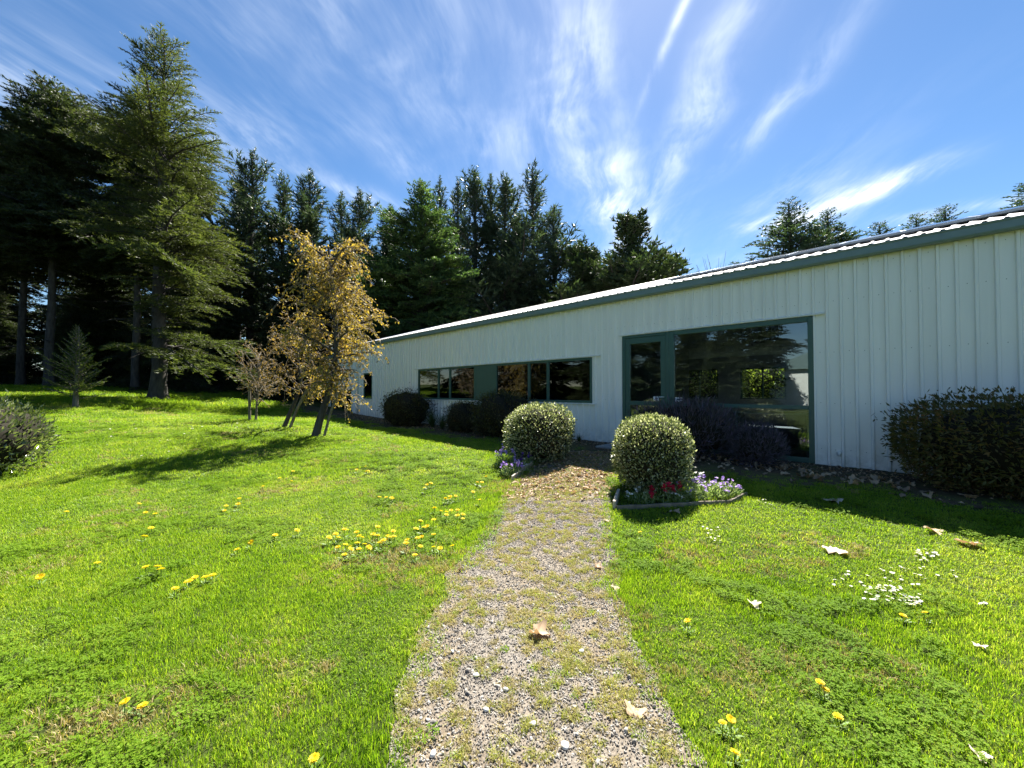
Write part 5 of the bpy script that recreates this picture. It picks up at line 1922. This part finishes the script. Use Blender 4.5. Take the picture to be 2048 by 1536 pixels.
# brown leaf fragments at the top of the path and through the shaded bed
flake = []
for k in range(4):
    r_ = np.random.default_rng(740 + k)
    t = Tris()
    t.leaves(np.array([[-0.5, 0, 0]]), np.array([[1.0, r_.normal() * 0.1, r_.normal() * 0.12]]), np.array([[0.0, 0.28, 0.06]]), 0.4, 0)
    flake.append(t.data('flake', M['litter'] if k < 2 else M['dead_leaf']))
y = pr.uniform(5.0, 8.0, 5200)
l, r = path_half(y)
x = l + (r - l) * pr.random(len(y))
k = pr.random(len(y)) < ss(5.0, 5.7, y)
x, y = x[k], y[k]
u2 = pr.uniform(-2.5, 18, 5200)
s2 = np.abs(pr.normal(size=5200)) * 0.55 + 0.15
xy = P0[None] + D_[None] * u2[:, None] + N_[None] * s2[:, None]
x, y = np.concatenate([x, xy[:, 0]]), np.concatenate([y, xy[:, 1]])
n_ = len(x)
sz = 0.035 * np.exp(pr.normal(size=n_) * 0.4)
scatter('leaf_litter', 'brown leaf fragments and bark strewn over soil and the head of the path', np.stack([x, y, ground(x, y) + 0.022], 1), np.stack([pr.normal(size=n_) * 0.35, pr.normal(size=n_) * 0.35, pr.uniform(0, 6.28, n_)], 1), np.stack([sz] * 3, 1), pr.integers(0, 4, n_), flake)

# a few pale stones large enough to pick out on the path
peb = [pebble(750 + k, M['pale_stone']) for k in range(3)]
for k, (px, py, sz, lb) in enumerate([(952, 1357, 0.035, 'round pale stone left of the path centre'), (866, 1518, 0.04, 'grey stone at the bottom left of the path'), (972, 1430, 0.03, 'upright pale stone low on the path'),
                                      (1163, 1310, 0.035, 'pale stone right of the big curled leaf'), (905, 1310, 0.03, 'flat grey stone on the left path side'), (1066, 1458, 0.035, 'pale stone near the bottom middle of the path'),
                                      (1130, 1500, 0.045, 'grey stone at the bottom middle of the path'), (1012, 1388, 0.032, 'small grey stone in the path centre')]):
    x, y = lawn_spot(px, py)
    o = obj('stone', peb[k % 3])
    o.location = (x, y, gz(x, y) + 0.018)
    o.scale = (sz, sz, sz)
    o.rotation_euler = (0, 0, k * 1.3)
    tag(o, lb, 'stone', 'single stones on the path')

# ------------------------------------------------------------------ what the windows mirror: trees and a white shed behind the photographer
def refl_shed():
    root = empty('mirrored_shed', (-24.0, -17.5, 0), R(52))
    tag(root, 'sunlit white shed with a dark gutter mirrored in the big window', 'building')
    mb = MB(); mb.box((-4, -3, 0), (4, 3, 3.2)); mb.build('wall', M['clad'], root)
    mb = MB(); mb.prism([(-3.3, 3.2), (3.3, 3.2), (0, 4.6)], -4.3, 4.3); mb.build('roof', M['gutter'], root)
    mb = MB(); mb.box((-2.4, 3.001, 0), (0.4, 3.04, 2.2)); mb.build('garage_door', M['white_trim'], root)


refl_shed()
mir = [(-22, -9.5, 9.5, 1.2, 'conifer mirrored in the middle of the big window'), (-18, -4.5, 6.5, 2.2, 'low conifer mirrored in the left part of the big window'), (-26, -6, 9, 0.3, 'second conifer mirrored behind the low one'),
       (-30, 2, 12, 3.3, 'tree mirrored in the glazed door'), (-33, -14, 11, 5, 'conifer mirrored above the white shed'), (-24, 1.5, 8, 0.7, 'nearer tree mirrored in the glazed door'), (-34, -2, 12, 1.7, 'tall tree mirrored between the door and the big window'),
       (-30, -9, 11, 2.9, 'broad tree mirrored at the left of the big window'), (-36, 6, 13, 4.1, 'tree mirrored in the near strip window'), (-34, 11, 13, 5.3, 'tree mirrored in the middle of the strip windows'), (-38, 16, 13, 0.4, 'tree mirrored in the far strip window'),
       (-36, -21, 13, 2.0, 'far tree mirrored beside the white shed'), (-30, -26, 13, 0.9, 'tall tree mirrored behind the white shed'), (-40, -8, 14, 3.7, 'tallest tree mirrored far behind the glazed door'), (-26, -28, 12, 5.1, 'tree mirrored at the right edge of the big window'), (-38, 0, 14, 2.2, 'tree mirrored in the gap beside the door frame'), (-20, -23, 9, 1.4, 'tree mirrored in the right end of the big window'), (-36, -30, 15, 4.6, 'big tree mirrored over the roof of the white shed')]
for (x, y, h, k, lb) in mir:
    plant_tree('mirrored_conifer', lb, 'tree', x, y, wood_trunk, wood_crown, h / 15, k, 'trees mirrored in the windows', sxy=h / 11)
# hedge seen through the building's rear windows, sunlight put into its leaf colour
hedge_me = shrub_mesh((2.2, 1.3, 1.5), 5000, 0.16, 0.07, 99, [M['sun_toned_hedge'], M['core']], amp=0.12, squash=2.4, inner=0.8, up=0.3, depth=0.3)
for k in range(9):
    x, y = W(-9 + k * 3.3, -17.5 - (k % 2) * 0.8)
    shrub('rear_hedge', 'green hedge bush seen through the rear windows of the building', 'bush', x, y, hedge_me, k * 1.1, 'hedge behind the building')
